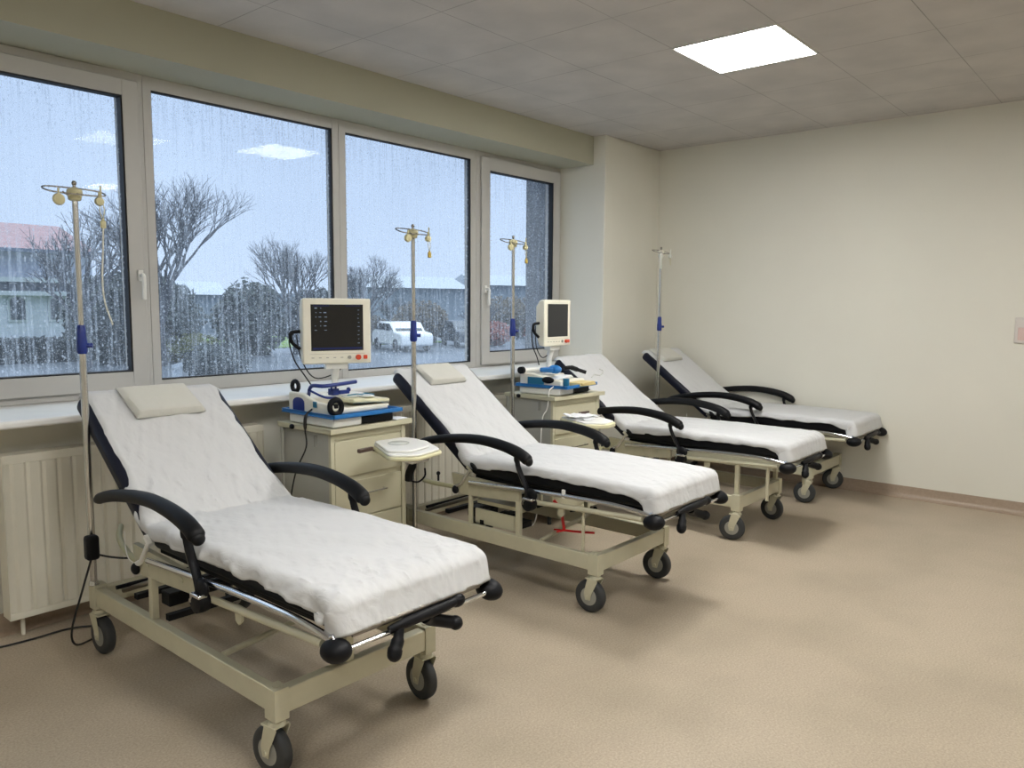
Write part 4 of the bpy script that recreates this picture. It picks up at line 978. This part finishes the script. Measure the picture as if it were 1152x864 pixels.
# low white fence pieces near the rounded shrub
e = empty('low_fence', (10.6, 21.6, ZG), .9); tag(e, 'short white fence beside the dark rounded shrub outside', 'fence')
m = MB(); m.span((-.5, -.03, .45), (.5, .03, .52)); m.span((-.5, -.03, .15), (.5, .03, .22)); m.build('rail', M['bled'], e)
for k in range(4): MB().span((-.5+k*.32, -.04, 0), (-.44+k*.32, .04, .6)).build('picket', M['bled'], e)

def car(x, y, rz, paint, label):
    e = empty('parked_car', (x, y, ZG), rz); tag(e, label, 'car', 'cars parked across the street')
    prof = [(-2.1, .3), (-2.12, .75), (-2.0, .92), (-1.1, 1.0), (-.55, 1.42), (.9, 1.45), (1.6, 1.05), (2.0, .95), (2.1, .7), (2.08, .3)]
    m = MB(); m.prism(prof, (0, -.85, 0), (1, 0, 0), (0, 0, 1), (0, 1.7, 0)); m.build('body', paint, e, bevel=.08, seg=3)
    m = MB(); m.prism([(-1.0, 1.02), (-.52, 1.36), (.86, 1.38), (1.45, 1.04)], (0, -.865, 0), (1, 0, 0), (0, 0, 1), (0, 1.73, 0)); m.prism([(-1.12, 1.0), (-.56, 1.385), (-.50, 1.36), (-1.02, .99)], (0, -.7, 0), (1, 0, 0), (0, 0, 1), (0, 1.4, 0)); m.build('windows', M['carb'], e)
    for wx in (-1.35, 1.35):
        for wy in (-.8, .8): MB().lathe([(.1, -.09), (.31, -.09), (.32, 0), (.31, .09), (.1, .09)], (wx, wy, .32), 'y', 20).build('wheel', M['rubber'], e)
car(26.6, 30.2, math.radians(70), M['carw'], 'white car parked across the street, right of the first monitor')
car(31.6, 30.6, math.radians(60), M['carg'], 'grey car parked between shrubs, in the third window')
# far roofs and hill line
for i, (x, y, w_, h_, mt, lb) in enumerate(((46, 52, 9, 4.3, 'bled', 'long low building with a pale roof far off in the third window'), (60, 52, 10, 4.8, 'bled', 'low pale building far off in the narrow right-hand window'), (30, 62, 7, 3.6, 'bwall', 'low grey building far off behind the low spreading tree'))):
    e = empty('far_building', (x, y, ZG), -.3); tag(e, lb, 'building', 'low buildings far across the street')
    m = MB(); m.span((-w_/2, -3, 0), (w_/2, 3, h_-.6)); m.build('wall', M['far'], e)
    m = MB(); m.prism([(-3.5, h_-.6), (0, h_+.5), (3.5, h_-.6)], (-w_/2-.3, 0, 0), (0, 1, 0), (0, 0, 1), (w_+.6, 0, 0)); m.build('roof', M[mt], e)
m = MB(); pts = [(-20, 0)]
for i in range(60):
    xx = -20+i*3; pts.append((xx, 3.6+1.6*noise.noise(Vector((i*.23, 2, 0)))+.5*noise.noise(Vector((i*.9, 5, 0)))))
pts.append((157, 0))
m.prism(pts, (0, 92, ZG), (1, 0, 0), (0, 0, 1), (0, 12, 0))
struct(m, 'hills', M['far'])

# ------------------------------------------------------------------ sky
W = bpy.data.worlds.new('World'); SC.world = W; W.use_nodes = True; nt = W.node_tree; L = nt.links.new
bg = nt.nodes['Background']
tc = nt.nodes.new('ShaderNodeTexCoord'); sp = nt.nodes.new('ShaderNodeSeparateXYZ'); L(tc.outputs['Generated'], sp.inputs[0])
r = nt.nodes.new('ShaderNodeValToRGB'); L(sp.outputs[2], r.inputs[0])
r.color_ramp.elements[0].position = 0; r.color_ramp.elements[0].color = (.235, .29, .375, 1)
r.color_ramp.elements[1].position = .38; r.color_ramp.elements[1].color = (.185, .245, .345, 1)
el = r.color_ramp.elements.new(.75); el.color = (.80, .92, 1.0, 1)
n = nt.nodes.new('ShaderNodeTexNoise'); n.inputs['Scale'].default_value = 2.5; n.inputs['Detail'].default_value = 4; L(tc.outputs['Generated'], n.inputs['Vector'])
mx = nt.nodes.new('ShaderNodeMix'); mx.data_type = 'RGBA'; mx.blend_type = 'SOFT_LIGHT'; mx.inputs[0].default_value = .35
L(r.outputs[0], mx.inputs[6]); L(n.outputs[0], mx.inputs[7]); L(mx.outputs[2], bg.inputs[0])
bg.inputs[1].default_value = 2.85

# ------------------------------------------------------------------ camera
yaw, pit, rol, fpx = 0.707947274, 0.100394247, 0.00569191706, 877.401
cy, sy, cp, sp_ = math.cos(yaw), math.sin(yaw), math.cos(pit), math.sin(pit)
Fw = Vector((cy*cp, sy*cp, -sp_)); rt = Vector((sy, -cy, 0)); up = rt.cross(Fw)
cr, sr = math.cos(rol), math.sin(rol)
r2 = rt*cr+up*sr; u2 = -rt*sr+up*cr
cam = bpy.data.cameras.new('camera'); co = bpy.data.objects.new('camera', cam); COL.objects.link(co)
co.matrix_world = Matrix(((r2.x, u2.x, -Fw.x, 0), (r2.y, u2.y, -Fw.y, 0), (r2.z, u2.z, -Fw.z, 1.5), (0, 0, 0, 1)))
cam.sensor_width = 36; cam.lens = 36*fpx/1152; cam.clip_start = .05; cam.clip_end = 500
SC.camera = co
SC.view_settings.view_transform = 'Standard'; SC.view_settings.look = 'None'; SC.view_settings.gamma = 1; SC.view_settings.use_curve_mapping = False
SC.view_settings.exposure = 0.0
SC.cycles.max_bounces = 10; SC.cycles.diffuse_bounces = 6; SC.cycles.transparent_max_bounces = 16; SC.cycles.sample_clamp_indirect = 6
SC.cycles.use_denoising = True
